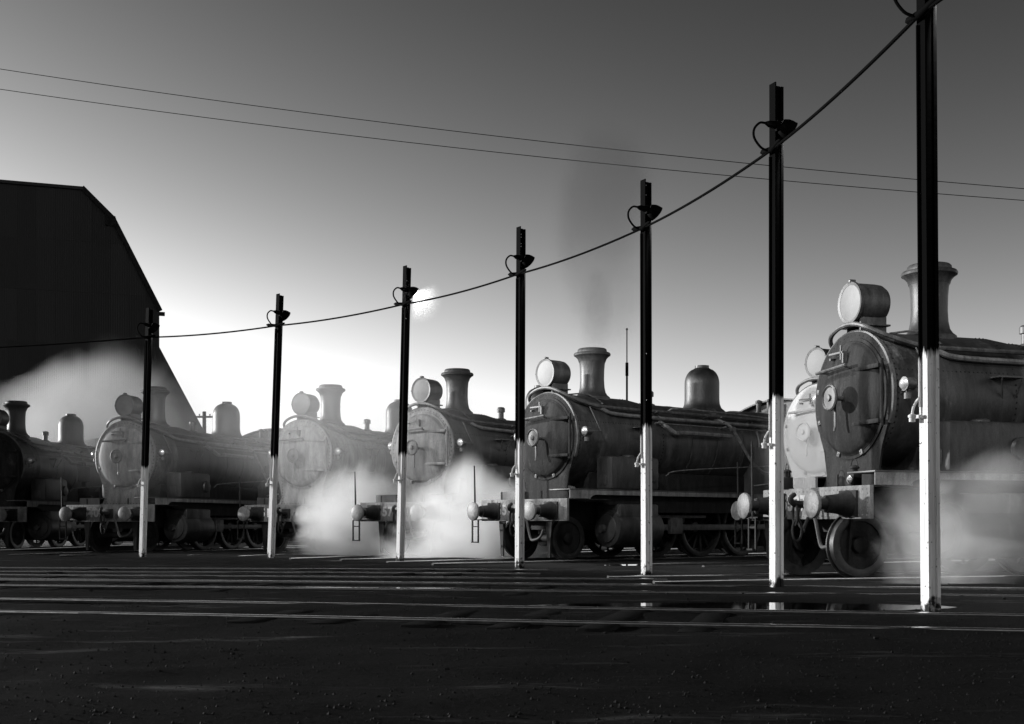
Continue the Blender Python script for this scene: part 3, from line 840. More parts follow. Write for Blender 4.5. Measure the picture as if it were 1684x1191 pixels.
        if crank:
            w.lathe([(0.13, -0.05), (0.13, 0.08)], (0, crank, 0), 'X', 16, cap=True)
        wo = w.build(nm, 'soot_dark', root)
        wo.location = (s * 0.74, b, r)
        t = MB().lathe([(r - 0.11, -0.055), (r - 0.06, -0.065), (r + 0.028, -0.068), (r + 0.028, -0.045), (r, -0.035), (r - 0.004, 0.06), (r - 0.07, 0.068), (r - 0.11, 0.055), (r - 0.11, -0.055)] if s > 0 else
                       [(r - 0.11, 0.055), (r - 0.06, 0.065), (r + 0.028, 0.068), (r + 0.028, 0.045), (r, 0.035), (r - 0.004, -0.06), (r - 0.07, -0.068), (r - 0.11, -0.055), (r - 0.11, 0.055)], (0, 0, 0), 'X', 40)
        to = t.build('tyre', 'tyre', wo)
        return wo
    for s in (-1, 1):
        wheel(0.43, -0.12, s, 0, 0)
        for b in (2.35, 3.75, 5.1, 6.5): wheel(0.65, b, s, -0.3, 13, 'driving_wheel')
        rd = MB().box(min(s * 0.85, s * 0.89), max(s * 0.85, s * 0.89), 2.0, 6.3, 0.59, 0.71, 0.01)
        for b in (2.05, 3.45, 4.8, 6.2): rd.lathe([(0.11, -0.04), (0.11, 0.04)], (s * 0.87, b, 0.65), 'X', 16, cap=True)
        rd.build('coupling_rod', 'iron', root)
        MB().box(min(s * 0.96, s * 1.0), max(s * 0.96, s * 1.0), 2.3, 4.8, 0.58, 0.70, 0.01).build('connecting_rod', 'iron', root)
        cyl = MB().lathe([(0.30, 0.70), (0.37, 0.72), (0.38, 0.76), (0.38, 1.95), (0.36, 1.99), (0.30, 2.0)], (s * 1.02, 0, 0.62), 'Y', 36, cap=True)
        cyl.box(min(s * 0.62, s * 1.32), max(s * 0.62, s * 1.32), 0.80, 1.9, 0.66, 1.12, 0.05)
        cy_ = cyl.build('cylinder', 'wrapper', root)
        MB().lathe([(0.001, 0.63), (0.16, 0.64), (0.28, 0.67), (0.29, 0.70)], (s * 1.02, 0, 0.62), 'Y', 32).build('cylinder_cover', 'soot', cy_)
        MB().lathe([(0.08, 0.52), (0.08, 0.64)], (s * 1.02, 0, 0.62), 'Y', 16, cap=True).build('tail_rod_cover', 'iron', cy_)
        MB().box(min(s * 1.0, s * 1.08), max(s * 1.0, s * 1.08), 2.0, 3.6, 0.84, 0.90, 0.01).box(min(s * 0.98, s * 1.1), max(s * 0.98, s * 1.1), 2.5, 2.85, 0.5, 0.84, 0.02).build('slide_bar', 'iron', root)
    for b in (-0.12, 2.35, 3.75, 5.1, 6.5):
        r_ = 0.43 if b < 0 else 0.65
        MB().tube([(-0.7, b, r_), (0.7, b, r_)], 0.08, 12).build('axle', 'soot_dark', root)
    # cab
    cab = empty('cab', (0, 0.6, 0)); cab.parent = root
    for s in (-1, 1):
        xa, xb = sorted((s * 1.33, s * 1.36))
        sp = [(6.9, 1.0), (9.2, 1.0), (9.2, 2.2), (8.5, 2.3), (8.5, 2.95), (8.9, 3.35), (6.9, 3.35), (6.9, 2.95), (7.9, 2.9), (7.9, 2.3), (6.9, 2.25)]
        MB().prism([(6.9, 1.0), (9.2, 1.0), (9.2, 2.25), (6.9, 2.25)], xa, xb, 'YZ').build('side_sheet', 'soot', cab)
        MB().prism([(6.9, 2.25), (7.2, 2.25), (7.2, 3.35), (6.9, 3.35)], xa, xb, 'YZ').build('window_post', 'soot', cab)
        MB().prism([(7.9, 2.25), (8.15, 2.25), (8.15, 3.35), (7.9, 3.35)], xa, xb, 'YZ').build('window_post', 'soot', cab)
        MB().box(s * 1.345 - 0.004, s * 1.345 + 0.004, 7.2, 7.55, 2.26, 3.3).build('window_pane', 'glass_dark', cab)
    MB().prism([(-1.33, 1.0), (1.33, 1.0), (1.33, 3.35), (0.9, 3.62), (0, 3.72), (-0.9, 3.62), (-1.33, 3.35)], 6.9, 6.94).build('front_sheet', 'soot', cab)
    roof = []
    for t in np.linspace(-1, 1, 13):
        roof.append((1.45 * t, 3.72 - 0.36 * t * t))
    MB().prism(roof + [(x, z + 0.035) for x, z in roof[::-1]], 6.7, 9.6).build('cab_roof', 'soot', cab)
    MB().box(-0.5, 0.5, 7.4, 8.2, 3.70, 3.80, 0.02).build('roof_vent', 'soot', cab)
    return root


M['buffer_face'] = mat('worn_buffer_face', 0.04, 0.12, 0.4, 0.65, 7, stain=0.7, stain_v=0.32, bump=0.1, grit=45.0)
M['hose'] = mat('grey_rubber_hose', 0.02, 0.04, 0.6, 0.8, 9, bump=0.05)
M['tyre'] = mat('worn_wheel_tyre', 0.015, 0.045, 0.3, 0.5, 7, metallic=0.5, bump=0.05)

LOCOS = [  # front x, y, heading, label, number, lettering material
    (-10.05, 31.8, 20, 'hazy black steam locomotive numbered 5407, right in front of the tall dark shed', '5407', 'letter_grey'),
    (-5.39, 31.4, 27, 'pale, steam-veiled locomotive with bright white numerals on its buffer beam', '5196', 'white'),
    (-2.06, 28.2, 37, 'locomotive standing in the brightest white steam, just left of the dark middle engine', '5573', 'letter_grey'),
    (0.72, 25.0, 51, 'dark middle steam locomotive whose dome and boiler stand clear against the sky', '5561', 'letter_grey'),
    (4.78, 17.1, 72, 'largest, nearest black steam locomotive, cut off by the right edge', '5587', 'letter_grey'),
    (5.86, 23.4, 60, 'locomotive with the pale ash-grey smokebox door, half hidden behind the nearest engine', '5265', 'letter_grey'),
    (-15.05, 35.5, 7, 'leftmost locomotive with an air pump on its flank, cut off by the left edge', '5315', 'letter_grey'),
]
proto = build_locomotive()
bpy.context.view_layer.update()
index_children(proto)


def number_text(txt, m, parent):
    cu = bpy.data.curves.new('number', 'FONT')
    cu.body = txt
    cu.size = 0.29
    cu.offset = 0.012
    cu.extrude = 0.003
    cu.align_x = 'CENTER'; cu.align_y = 'CENTER'
    cu.space_character = 1.15
    tmp = bpy.data.objects.new('tmp', cu)
    COL.objects.link(tmp)
    bpy.context.view_layer.update()
    me = bpy.data.meshes.new_from_object(tmp.evaluated_get(bpy.context.evaluated_depsgraph_get()))
    bpy.data.objects.remove(tmp)
    me.materials.clear(); me.materials.append(M[m])
    o = bpy.data.objects.new('number_lettering', me)
    COL.objects.link(o)
    o.parent = parent
    o.location = (-0.49, -0.664, 0.99)
    o.rotation_euler = (R(90), 0, 0)
    return o


def child(root, name):
    for o in bpy.data.objects:
        if o.parent == root and o.name.split('.')[0] == name: return o


def swap(root, names, m):
    for o in list(bpy.data.objects):
        p = o.parent
        if p is None: continue
        if (p == root or p.parent == root) and o.name.split('.')[0] in names and o.type == 'MESH':
            if not (o.name.split('.')[0] in names): continue
            o.data = o.data.copy()
            o.data.materials.clear(); o.data.materials.append(M[m])


roots = []
for i, (x, y, th, lab, num, lm) in enumerate(LOCOS):
    r_ = proto if i == 0 else copy_tree(proto)
    r_.location = (x, y, 0)
    r_.rotation_euler = (0, 0, R(-th))
    tag(r_, lab, 'locomotive', 'steam locomotives lined up on the radiating roads')
    roots.append(r_)
bpy.context.view_layer.update()
for i, r_ in enumerate(roots):
    number_text(LOCOS[i][4], LOCOS[i][5], child(r_, 'buffer_beam'))
swap(roots[5], {'smokebox_front', 'smokebox_door', 'smokebox', 'door_ring', 'handwheel', 'hinge_strap', 'hinge_pin', 'door_handrail', 'locking_lever', 'rivets'}, 'pale_plate')

for o in list(bpy.data.objects):
    if o.parent == roots[4] and o.name.split('.')[0] == 'pony_wheel': o.location.y -= 0.3

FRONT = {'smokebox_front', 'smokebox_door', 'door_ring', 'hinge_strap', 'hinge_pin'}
swap(roots[1], FRONT | {'smokebox'}, 'lit_pale')
swap(roots[2], FRONT, 'lit_mid')
swap(roots[0], FRONT, 'lit_mid')

# air pump on the flank of the leftmost locomotive
pu = MB().lathe([(0.17, 0.0), (0.18, 0.02), (0.18, 0.42), (0.12, 0.45), (0.08, 0.47), (0.08, 0.62), (0.19, 0.64), (0.19, 1.05), (0.15, 1.10), (0.06, 1.12), (0.05, 1.25)], (1.12, 3.3, 1.42), 'Z', 24, cap=True).build('air_pump', 'graphite', roots[6])
MB().tube(smooth_path([(1.12, 3.3, 2.62), (1.12, 3.2, 2.85), (1.0, 2.9, 2.95)], 4), 0.03).build('steam_pipe', 'iron', pu)
MB().tube(smooth_path([(1.3, 3.3, 1.6), (1.4, 3.3, 1.55), (1.4, 3.3, 1.2)], 4), 0.03).build('air_pipe', 'iron', pu)

# roads under the locomotives
NAMES = ['under the locomotive numbered 5407', 'under the steam-veiled locomotive with white numerals', 'under the engine in the brightest steam', 'under the dark middle locomotive', 'under the largest nearest locomotive', 'under the engine with the pale smokebox door', 'under the leftmost locomotive']
for i, (x, y, th, *_r) in enumerate(LOCOS):
    d = Vector((math.sin(R(th)), math.cos(R(th)))); s = Vector((math.cos(R(th)), -math.sin(R(th))))
    o = Vector((x, y))
    a = o - d * 3.4 - s * 0.752; b = o + d * 11 - s * 0.752
    track(a[:], b[:], 0.0, 'short railway track ' + NAMES[i], sleepers=False)


# ------------------------------------------------------------------ oil lanterns standing on the locomotives
def lantern(root_i, s, b, z, label, turn=0):
    L_ = roots[root_i]
    th = R(LOCOS[root_i][2])
    x = LOCOS[root_i][0] + s * math.cos(th) + b * math.sin(th)
    y = LOCOS[root_i][1] - s * math.sin(th) + b * math.cos(th)
    e = empty('oil_lantern', (x, y, z), -th + turn)
    tag(e, label, 'lantern', 'oil lanterns on the locomotive fronts')
    MB().box(-0.07, 0.07, -0.07, 0.07, 0, 0.17, 0.008).box(-0.08, 0.08, -0.08, 0.08, 0, 0.012).build('body', 'soot_dark', e)
    MB().lathe([(0.05, 0.17), (0.05, 0.235), (0.065, 0.24), (0.065, 0.26), (0.03, 0.285), (0.001, 0.287)], (0, 0, 0), 'Z', 16).build('chimney', 'soot_dark', e)
    MB().tube(smooth_path([(-0.065, 0, 0.17), (-0.07, 0, 0.28), (-0.04, 0, 0.35), (0, 0, 0.365), (0.04, 0, 0.35), (0.07, 0, 0.28), (0.065, 0, 0.17)], 4), 0.006, 6).build('handle', 'soot_dark', e)
    MB().lathe([(0.05, -0.07), (0.055, -0.085), (0.04, -0.10), (0.001, -0.115)], (0, 0, 0.09), 'Y', 18).build('lens', 'silver', e)
    return e


lantern(4, -0.72, -0.63, 1.21, 'oil lantern with a wire handle beside the sixth white post', -0.25)
lantern(4, 0.62, -0.40, 1.212, 'oil lantern low on the front of the nearest locomotive', 0.1)
lantern(5, -0.55, -0.63, 1.21, 'oil lantern on the buffer beam of the pale-doored engine', 0.0)


# ------------------------------------------------------------------ lamp posts made of old rails
POSTS = [  # base px, base py, cable px, cable py, top py, holes (heights)
    (231, 911, 241, 556, 508, [], 'leftmost lamp post, its white foot in front of the engine numbered 5407'),
    (442, 917, 455, 537, 485, [], 'second lamp post from the left, crossing the engine with white numerals'),
    (654, 923, 664, 502, 439, [5.43, 4.7], 'third lamp post from the left, with the bright glowing lamp'),
    (850, 931, 852, 453, 375, [5.66, 5.61, 5.50, 5.45], 'fourth lamp post from the left, with four holes near its top'),
    (1058, 942, 1057, 378, 298, [5.60, 5.46, 3.17, 2.5], 'fifth lamp post, in front of the dark middle locomotive'),
    (1270, 957, 1270, 250, 140, [], 'sixth lamp post, left of the nearest locomotive, with a big cable loop'),
    (1521, 992, 1514, 30, -44, [], 'tallest, nearest lamp post, crossing the chimney of the nearest locomotive'),
]
CABLE_H = 4.95
POST_PTS = []


def lamp_post(i):
    bx_, by_, cx_, cyy, ty, holes, label = POSTS[i]
    Y = F * (CABLE_H - H) / (HY - cyy)
    base = at(bx_, by_, Y); topc = at(cx_ + (cx_ - bx_) * (cyy - ty) / (by_ - cyy), ty, Y)
    lean = (topc - base); hgt = lean.length
    v = Vector((base.x, base.y, 0)).normalized(); r = Vector((v.y, -v.x, 0))
    al = R(55)
    u = v * math.cos(al) + r * math.sin(al)
    e = empty('lamp_post', base, math.atan2(u.y, u.x))
    tag(e, label, 'lamp post', 'lamp posts made of old rails')
    z0 = -0.25
    k = lambda z: z  # heights are local
    # local x = foot to head of the rail, local y = across; shear for the lean
    lx = lean.dot(u) / lean.z; w = Vector((-u.y, u.x, 0)); ly = lean.dot(w) / lean.z
    sh = lambda p: (p[0] + lx * p[2], p[1] + ly * p[2], p[2])
    hs = sorted(h - base.z for h in holes)
    zs = [z0] + list(np.linspace(0.3, hgt - 0.3, 8)) + [hgt]
    m = MB()
    def strip(x0, x1, y0, y1, top):
        zz = zs[:-1] + [top]
        vs_, fs_ = [], []
        for z in zz:
            j = 0.0015 * mnoise.noise((z * 3, i * 3.1, x0 * 50))
            vs_ += [sh((x0 + j, y0, z)), sh((x1 + j, y0, z)), sh((x1 + j, y1, z)), sh((x0 + j, y1, z))]
        for q in range(len(zz) - 1):
            for a in range(4):
                b = (a + 1) % 4
                fs_.append((q * 4 + a, q * 4 + b, q * 4 + 4 + b, q * 4 + 4 + a))
        n = (len(zz) - 1) * 4
        fs_ += [(3, 2, 1, 0), (n, n + 1, n + 2, n + 3)]
        m.add(vs_, fs_)
    strip(0.0, 0.016, -0.058, 0.058, hgt + 0.02)     # foot flange
    strip(0.102, 0.135, -0.03, 0.03, hgt - 0.012)    # head
    # web with bolt holes
    hr = 0.0115
    segs = []
    zc = z0
    for h in hs:
        segs.append((zc, h - 0.03, None)); segs.append((h - 0.03, h + 0.03, h)); zc = h + 0.03
    segs.append((zc, hgt - 0.004, None))
    for a, b, hole in segs:
        if hole is None:
            x0, x1 = 0.016, 0.102
            m.add([sh((x, y, z)) for x in (x0, x1) for y in (-0.008, 0.008) for z in (a, b)],
                  [(0, 1, 3, 2), (4, 6, 7, 5), (0, 4, 5, 1), (2, 3, 7, 6), (0, 2, 6, 4), (1, 5, 7, 3)])
        else:
            xc = 0.058
            outer = [(0.102, hole), (0.102, b), (xc, b), (0.016, b), (0.016, hole), (0.016, a), (xc, a), (0.102, a)]
            inner = [(xc + hr * math.cos(t * math.pi / 4), hole + hr * math.sin(t * math.pi / 4)) for t in range(8)]
            vs_ = [sh((p[0], y, p[1])) for y in (-0.008, 0.008) for p in outer + inner]
            fs_ = []
            for t in range(8):
                t2 = (t + 1) % 8
                fs_ += [(t, t2, 8 + t2, 8 + t), (16 + t, 24 + t, 24 + t2, 16 + t2), (8 + t, 8 + t2, 24 + t2, 24 + t)]
            m.add(vs_, fs_)
    m.build('rail_upright', 'post', e, sharp=30)
    # conduit down the foot face to a socket
    yl = 0.03
    zc_ = CABLE_H - base.z
    zs_ = 1.56
    cpts = [(-0.014, yl, zc_ - 0.05), (-0.014, yl, 3.6), (-0.014, yl, zs_ + 0.24), (-0.02, yl + 0.005, zs_ + 0.17), (-0.05, yl + 0.03, zs_ + 0.10), (-0.062, yl + 0.04, zs_ + 0.03), (-0.062, yl + 0.04, zs_)]
    cd = MB().tube([sh(p) for p in smooth_path(cpts, 3)], 0.011, 8).build('conduit', 'post', e)
    sk = MB().lathe([(0.026, -0.035), (0.026, 0.0), (0.034, 0.002), (0.034, 0.02), (0.02, 0.03)], sh((-0.062, yl + 0.04, zs_)), 'Z', 12, cap=True)
    p_ = sh((0, 0, zs_ + 0.005))
    sk.box(p_[0] - 0.055, p_[0] - 0.002, p_[1] - 0.01, p_[1] + 0.06, p_[2] - 0.014, p_[2] + 0.014, 0.003)
    sk.build('socket', 'post', cd)
    # timber cable cleat bound to the post
    R_ = e.rotation_euler.z
    def loc(vec):  # world offset to local
        c, s_ = math.cos(-R_), math.sin(-R_)
        return Vector((vec.x * c - vec.y * s_, vec.x * s_ + vec.y * c, vec.z))
    POST_PTS.append((e, base, lean, Y))
    cpt = Vector(sh((0.05, 0, zc_)))
    # lamp: holder to the left, shade opening right, down and away
    back = v * 0.06
    lampc_z = zc_ + 0.27
    hx = loc(-r * 0.17 - v * 0.13)   # holder end, in front of the post
    A = Vector(sh((0.06, 0, lampc_z))) + loc(-r * 0.13 - v * 0.10) + Vector((0, 0, 0.045))
    Bp = Vector(sh((0.06, 0, lampc_z))) + loc(r * 0.02 - v * 0.10) + Vector((0, 0, 0.0))
    holder = MB().tube([A, A + (Bp - A) * 0.12, A + (Bp - A) * 0.3, A + (Bp - A) * 0.9, Bp], [0.014, 0.024, 0.038, 0.045, 0.045], 14)
    holder.box(Bp.x - 0.03, Bp.x + 0.03, Bp.y - 0.03, Bp.y + 0.03, Bp.z - 0.06, Bp.z + 0.06, 0.01)
    ho = holder.build('lamp_holder', 'enamel_black', e)
    d = loc((r * 0.62 + v * 0.42) if i != 2 else (r * 0.75 + v * 0.18)).normalized()
    dirn = Vector((d.x * 0.8, d.y * 0.8, -0.55)).normalized()
    q = dirn.to_track_quat('Z', 'Y').to_matrix()
    S0 = Bp + loc(r * 0.02) + Vector((0, 0, 0.03))
    prof = [(0.045, 0.0), (0.07, 0.015), (0.10, 0.055), (0.118, 0.10), (0.125, 0.14), (0.13, 0.144)]
    inn = [(0.122, 0.141), (0.112, 0.10), (0.094, 0.057), (0.065, 0.019), (0.04, 0.008), (0.001, 0.006)]
    def tr(mb):
        mb.v = [tuple(q @ Vector(p) + S0) for p in mb.v]; return mb
    so = tr(MB().lathe(prof, n=28)).build('lamp_shade', 'enamel_black', e)
    tr(MB().lathe(inn, n=28)).build('reflector', 'enamel_white', so)
    bl = tr(MB().lathe([(0.018, 0.01), (0.02, 0.04), (0.032, 0.06), (0.033, 0.08), (0.023, 0.098), (0.001, 0.105)], n=14)).build('bulb', 'bulb', so)
    bl.visible_shadow = True
    ld = bpy.data.lights.new('lamp_light', 'SPOT')
    ld.energy = LAMP_W * (1.8 if i == 2 else 1.0)
    ld.spot_size = R(135); ld.spot_blend = 0.5
    ld.shadow_soft_size = 0.03
    lo = bpy.data.objects.new('lamp_light', ld)
    COL.objects.link(lo)
    lo.parent = e
    lo.location = q @ Vector((0, 0, 0.12)) + S0
    lo.rotation_euler = (-dirn).to_track_quat('Z', 'Y').to_euler()
    # drop loop from the holder to the cable
    C0 = Vector(sh((0.05, 0, zc_))) + loc(-r * 0.10 - v * 0.09)
    lp = [A, A + loc(-r * 0.06) + Vector((0, 0, 0.005)), A + loc(-r * 0.12) + Vector((0, 0, -0.06)), A + loc(-r * 0.12) + Vector((0, 0, -0.16)), A + loc(-r * 0.05) + Vector((0, 0, -0.27)), C0]
    MB().tube(smooth_path(lp, 4), 0.014).build('cable_loop', 'cable', e)
    return e, Vector(base) + lean * (zc_ / hgt) if False else None


for i in range(len(POSTS)): lamp_post(i)

# the feeder cable slung from post to post
pts = []
for e, base, lean, Y in POST_PTS:
    t = (CABLE_H - base.z) / lean.z
    p = base + lean * t
    v = Vector((p.x, p.y, 0)).normalized()
    pts.append(p - v * 0.10)
pts = [Vector((-15.2, 30.2, 5.0)), ] + pts + [Vector((4.4, 6.2, 5.1))]
cab = empty('overhead_cable', (0, 0, 0))
tag(cab, 'thick black electric cable slung along the tops of the lamp posts', 'cable')
for a, b in zip(pts[:-1], pts[1:]):
    sp = []
    for k in range(13):
        t = k / 12
        p = a.lerp(b, t)
        p.z -= 0.05 * 4 * t * (1 - t)
        sp.append(p)
    MB().tube(sp, 0.017, 8).build('cable_span', 'cable', cab)
for p, (e, base, lean, Y) in zip(pts[1:-1], POST_PTS):
    i = pts.index(p)
    d0 = (pts[i] - pts[i - 1]).normalized(); d1 = (pts[i + 1] - pts[i]).normalized()
    d0.z -= 0.14; d1.z += 0.10
    c = MB().tube([p - d0 * 0.27 + Vector((0, 0, 0.0)), p - d0 * 0.22, p, p + d1 * 0.2, p + d1 * 0.27], [0.012, 0.032, 0.036, 0.03, 0.012], 10)
    v = Vector((p.x, p.y, 0)).normalized()
    c.tube([p, p + v * 0.16], 0.025, 8)
    c.build('binding', 'cable', cab)


# ------------------------------------------------------------------ the tall iron shed at the left
def clip(poly, x0, x1, z0, z1):
    def cl(pts_, f, g):
        out = []
        for a, b in zip(pts_, pts_[1:] + pts_[:1]):
            fa, fb = f(a), f(b)
            if fa >= 0: out.append(a)
            if (fa >= 0) != (fb >= 0):
                t = fa / (fa - fb); out.append((a[0] + (b[0] - a[0]) * t, a[1] + (b[1] - a[1]) * t))
        return out
    for f in (lambda p: p[0] - x0, lambda p: x1 - p[0], lambda p: p[1] - z0, lambda p: z1 - p[1]):
        poly = cl(poly, f, None)
        if len(poly) < 3: return []
    return poly


def shed():
    D, TH = 58.0, R(19)
    o0 = at(200, HY, D)
    tx, ty = math.cos(TH), math.sin(TH)                  # along the gable; the shed runs back from it, away from the eye
    def P(x, y):
        k = (x - CX) / F                                  # ray (k, 1) meets the gable plane
        t = (o0.y - o0.x / k) / (tx / k - ty) if abs(k) > 1e-6 else 0
        Y = o0.y + t * ty
        return (t, H - (y - HY) / F * Y)
    cxp = 55
    c0 = P(cxp, 500)[0]
    mir = lambda pts_: pts_ + [(2 * c0 - x, z) for x, z in pts_[::-1]]
    up = mir([P(*p) for p in [(137, 311), (186, 360), (262, 509), (262, 571)]])
    low = mir([P(*p) for p in [(262, 571), (334, 706), (334, 890)]])
    up = [(x, z) for x, z in up]
    e = empty('coal_shed', (o0.x + c0 * tx, o0.y + c0 * ty, 0), TH)
    tag(e, 'tall dark corrugated iron shed with a steep stepped gable at the left', 'shed')
    ox = c0
    zrng = {}
    cnt = 0
    for name, poly in (('u', up), ('l', low)):
        x0 = min(p[0] for p in poly); x1 = max(p[0] for p in poly); z0 = min(p[1] for p in poly); z1 = max(p[1] for p in poly)
        z0 = max(z0, -0.1)
        cols = np.arange(x0, x1, 0.82); rows = np.arange(z0, z1, 2.4)
        for ci, c in enumerate(cols):
            for ri, r_ in enumerate(rows):
                q = clip(poly, c, c + 0.815, r_, r_ + 2.395)
                if len(q) < 3: continue
                j = random.uniform(0, 0.012) + 0.004 * (ri % 2)
                o = MB().prism([(a - ox, b) for a, b in q], -0.02 - j, 0.0).build('wall_sheet', 'iron_sheet', e, smooth=False)
                cnt += 1
    # body behind the cladding with the roof
    for poly, dep in ((up, 26.0), (low, 26.0)):
        MB().prism([(a - ox, b) for a, b in poly], 0.012, dep).build('body', 'iron_sheet', e, smooth=False)
    # verge boards along the gable
    edge = [P(*p) for p in [(137, 311), (186, 360), (262, 509)]]
    for s in (1, -1):
        for (a, b) in zip(edge[:-1], edge[1:]):
            a2 = Vector(((a[0] - ox) * s, -0.08, a[1])); b2 = Vector(((b[0] - ox) * s, -0.08, b[1]))
            dd = (b2 - a2).normalized(); n = Vector((-dd.z, 0, dd.x)) * (0.11)
            m = MB()
            vs_ = []
            for p in (a2 - dd * 0.08, b2 + dd * 0.08):
                for sg in (-1, 1):
                    for yy in (-0.12, 0.10): vs_.append((p.x + n.x * sg, yy, p.z + n.z * sg))
            m.add(vs_, [(0, 1, 3, 2), (4, 6, 7, 5), (0, 4, 5, 1), (2, 3, 7, 6), (0, 2, 6, 4), (1, 5, 7, 3)])
            m.build('verge_board', 'wood', e)
    t = P(137, 311)
    MB().box(-(t[0] - ox), (t[0] - ox), -0.15, 26, t[1] - 0.06, t[1] + 0.08).build('ridge_cap', 'iron_sheet', e)
    a = P(187, 364)
    MB().box(a[0] - ox - 0.35, a[0] - ox + 0.08, -0.1, 3, a[1] - 0.25, a[1] + 0.22).build('gutter_end', 'wood', e)
    a = P(262, 516)
    MB().box(a[0] - ox - 0.5, a[0] - ox + 0.26, 0.05, 0.3, a[1] - 0.06, a[1] + 0.10).build('beam_end', 'wood', e)
    return e


shed()

# ------------------------------------------------------------------ far things: telegraph pole, mast, wires
b = at(336, HY, 82); b.z = 0
tp = empty('telegraph_pole', (b.x, 82, 0))
tag(tp, 'small distant telegraph pole with a crossarm beside the shed', 'pole')
zt = at(336, 677, 82).z
MB().tube([(0, 0, -0.3), (0, 0, zt)], [0.17, 0.12], 10).build('pole', 'wood', tp)
za = at(336, 686, 82).z
MB().box(-0.75, 0.9, -0.16, -0.04, za - 0.06, za + 0.06).build('crossarm', 'wood', tp)
for x in (-0.65, -0.3, 0.4, 0.75):
    MB().lathe([(0.02, 0), (0.05, 0.05), (0.05, 0.12), (0.02, 0.14)], (x, -0.1, za + 0.06), 'Z', 8).build('insulator', 'letter_grey', tp)

b = at(1031, HY, 60)
ma = empty('radio_mast', (b.x, 60, 0))
tag(ma, 'thin mast standing behind the dark middle locomotive', 'mast')
z1, z2, z3 = at(0, 655, 60).z, at(0, 605, 60).z, at(0, 543, 60).z
MB().tube([(0, 0, -0.2), (0, 0, z2)], 0.05, 8).build('lower_tube', 'cable', ma)
MB().tube([(0, 0, z2), (0, 0, z3)], 0.028, 8).build('upper_tube', 'cable', ma)
MB().tube([(0, 0, z2 - 0.4), (0, 0, z2 + 0.25)], 0.075, 8).build('joint', 'cable', ma)
MB().lathe([(0.04, 0), (0.06, 0.05), (0.001, 0.12)], (0, 0, z3), 'Z', 8).build('tip', 'cable', ma)

for k, (ya, yb, lab) in enumerate(((127, 303, 'upper of two thin wires crossing the sky'), (159.5, 323, 'lower of two thin wires crossing the sky'))):
    a, b = at(88, ya, 44), at(1595, yb, 40)
    d = b - a
    a2, b2 = a - d * 0.7, b + d * 0.5
    L_ = (b2 - a2).length
    sp = []
    for i in range(41):
        t = i / 40
        p = a2.lerp(b2, t); tt = (t - 0.318) / 0.4545
        p.z += -0.25 * 4 * tt * (1 - tt) if True else 0
        sp.append(p)
    o = MB().tube(sp, 0.012, 6).build('overhead_wire', 'cable')
    tag(o, lab, 'wire', 'thin wires crossing the sky')


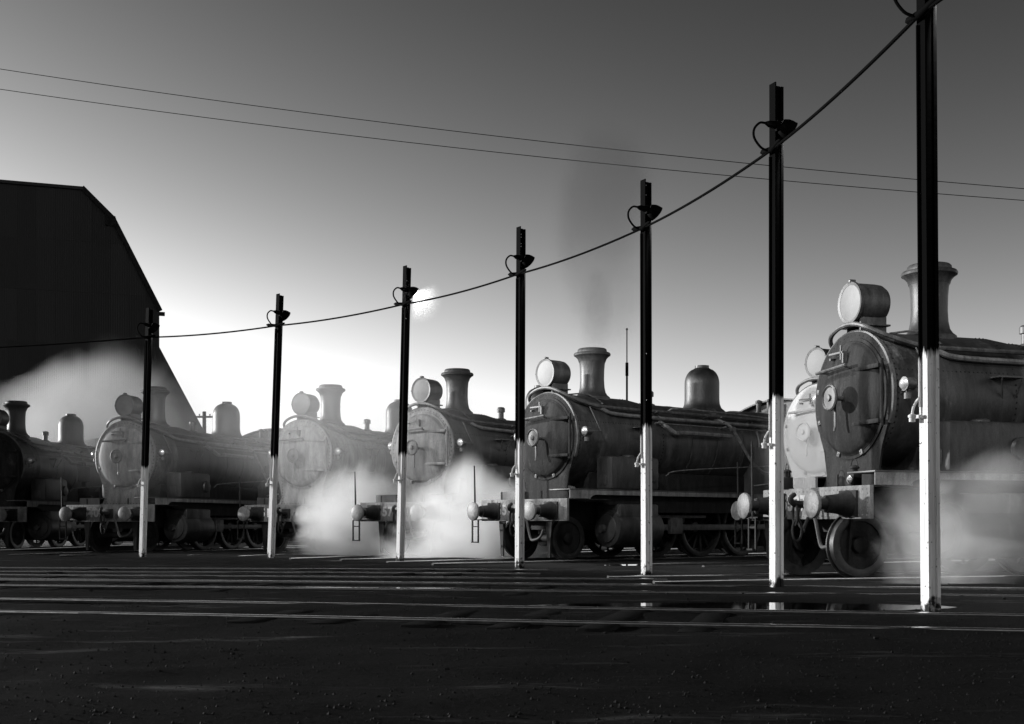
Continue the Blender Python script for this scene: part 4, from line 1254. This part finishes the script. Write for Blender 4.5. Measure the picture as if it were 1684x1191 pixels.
# ------------------------------------------------------------------ steam and smoke
def plume(name, label, c, rad, dens, albedo=0.997, nscale=1.0, rot=0.0, aniso=0.1, soft=1.0, thr=0.3, seed=0.0, rag=2.4):
    """a bank of steam: density falls off from the centre and is broken up by noise"""
    m = bpy.data.materials.new(name + '_volume'); m.use_nodes = True
    nt = m.node_tree; N, L = nt.nodes, nt.links
    N.remove(N['Principled BSDF'])
    out = N['Material Output']
    pv = N.new('ShaderNodeVolumePrincipled')
    pv.inputs['Color'].default_value = (albedo, albedo, albedo, 1)
    pv.inputs['Anisotropy'].default_value = aniso
    tc = N.new('ShaderNodeTexCoord')
    ln = N.new('ShaderNodeVectorMath'); ln.operation = 'LENGTH'
    L.new(tc.outputs['Object'], ln.inputs[0])
    fo = N.new('ShaderNodeMapRange'); fo.interpolation_type = 'SMOOTHSTEP'
    fo.inputs[1].default_value = 1.0; fo.inputs[2].default_value = 1.0 - soft * 0.95
    fo.inputs[3].default_value = 0; fo.inputs[4].default_value = 1
    L.new(ln.outputs['Value'], fo.inputs[0])
    geo = N.new('ShaderNodeNewGeometry')
    n = N.new('ShaderNodeTexNoise'); n.inputs['Scale'].default_value = nscale; n.inputs['Detail'].default_value = 5; n.inputs['Distortion'].default_value = 0.6
    ad = N.new('ShaderNodeVectorMath'); ad.operation = 'ADD'; ad.inputs[1].default_value = (seed, seed * 2, seed * 3)
    L.new(tc.outputs['Object'], ad.inputs[0])
    sc_ = N.new('ShaderNodeVectorMath'); sc_.operation = 'MULTIPLY'; sc_.inputs[1].default_value = rad
    L.new(ad.outputs[0], sc_.inputs[0])
    L.new(sc_.outputs[0], n.inputs['Vector'])
    nm_ = N.new('ShaderNodeMath'); nm_.operation = 'MULTIPLY_ADD'; nm_.inputs[1].default_value = rag; nm_.inputs[2].default_value = -0.5 * rag - thr
    L.new(n.outputs['Fac'], nm_.inputs[0])
    sm = N.new('ShaderNodeMath'); sm.operation = 'ADD'
    L.new(nm_.outputs[0], sm.inputs[0]); L.new(fo.outputs[0], sm.inputs[1])
    nr = N.new('ShaderNodeMapRange'); nr.inputs[1].default_value = 0.0; nr.inputs[2].default_value = 0.6; nr.clamp = True
    L.new(sm.outputs[0], nr.inputs[0])
    eg = N.new('ShaderNodeMapRange'); eg.inputs[1].default_value = 0.0; eg.inputs[2].default_value = 0.25; eg.clamp = True
    L.new(fo.outputs[0], eg.inputs[0])
    mu = N.new('ShaderNodeMath'); mu.operation = 'MULTIPLY'
    L.new(eg.outputs[0], mu.inputs[0]); L.new(nr.outputs[0], mu.inputs[1])
    m2 = N.new('ShaderNodeMath'); m2.operation = 'MULTIPLY'; m2.inputs[1].default_value = dens
    L.new(mu.outputs[0], m2.inputs[0]); L.new(m2.outputs[0], pv.inputs['Density'])
    L.new(pv.outputs[0], out.inputs['Volume'])
    bm = bmesh.new(); bmesh.ops.create_icosphere(bm, subdivisions=3, radius=1.0)
    me = bpy.data.meshes.new(name); bm.to_mesh(me); bm.free()
    me.materials.append(m)
    o = bpy.data.objects.new(name, me); COL.objects.link(o)
    o.location = c; o.scale = rad; o.rotation_euler = (0, 0, rot)
    tag(o, label, None, kind='stuff')
    return o


plume('steam', 'white steam hanging in front of the dark shed', (-14.9, 42.5, 3.2), (5.2, 2.6, 4.6), 0.8, nscale=0.4, thr=0.08, seed=21.1, rag=0.9)
plume('steam', 'low white steam between the two veiled locomotives', (-3.4, 29.4, 0.45), (2.6, 1.4, 2.5), 2.6, nscale=0.65, thr=0.15, seed=12.3, rag=1.6)
plume('steam', 'low white steam beside the dark middle locomotive', (-0.75, 26.6, 0.3), (2.6, 1.3, 2.4), 2.6, nscale=0.65, thr=0.15, seed=13.7, rag=1.6)
plume('steam', 'thin luminous steam veiling the pair of pale locomotives', (-4.0, 28.2, 2.9), (4.2, 2.4, 2.1), 0.075, nscale=0.35, thr=-0.2, seed=4.1, rag=0.8)
plume('steam', 'thin steam around the engine numbered 5407', (-9.6, 31.2, 3.0), (3.4, 2.2, 2.0), 0.03, nscale=0.35, thr=-0.2, seed=7.3, rag=0.8)
plume('steam', 'steam leaking low behind the wheels of the nearest locomotive', (5.1, 15.0, 0.4), (0.95, 0.5, 1.2), 1.2, nscale=1.1, thr=0.25, seed=5.2, rag=2.2)
plume('steam', 'steam drifting along the flank of the nearest locomotive', (5.95, 15.25, 0.65), (1.3, 0.5, 1.4), 0.9, nscale=0.9, thr=0.2, seed=15.4, rag=2.2)
plume('steam', 'thin steam in front of the pale-doored engine', (5.4, 21.6, 1.9), (1.3, 0.9, 1.6), 0.3, nscale=0.6, thr=0.0, seed=8.9, rag=0.8)
plume('steam', 'thin haze added as a halo around the glowing lamp of the third post', (-1.9, 23.8, 5.1), (0.8, 0.7, 0.7), 0.03, nscale=1.0, thr=0.2, seed=9.7, rag=0.3)  # volume put in so that the lamp shows a glow
plume('smoke', 'faint dark smoke rising from the middle chimney', (2.0, 26.2, 7.1), (1.4, 0.9, 3.5), 0.45, albedo=0.15, nscale=0.5, thr=0.05, seed=6.4, rag=1.8)
plume('smoke', 'smoke just leaving the chimney of the dark middle engine', (1.78, 25.9, 5.2), (0.5, 0.45, 1.35), 0.5, albedo=0.15, nscale=1.2, thr=0.05, seed=2.2, rag=1.2)
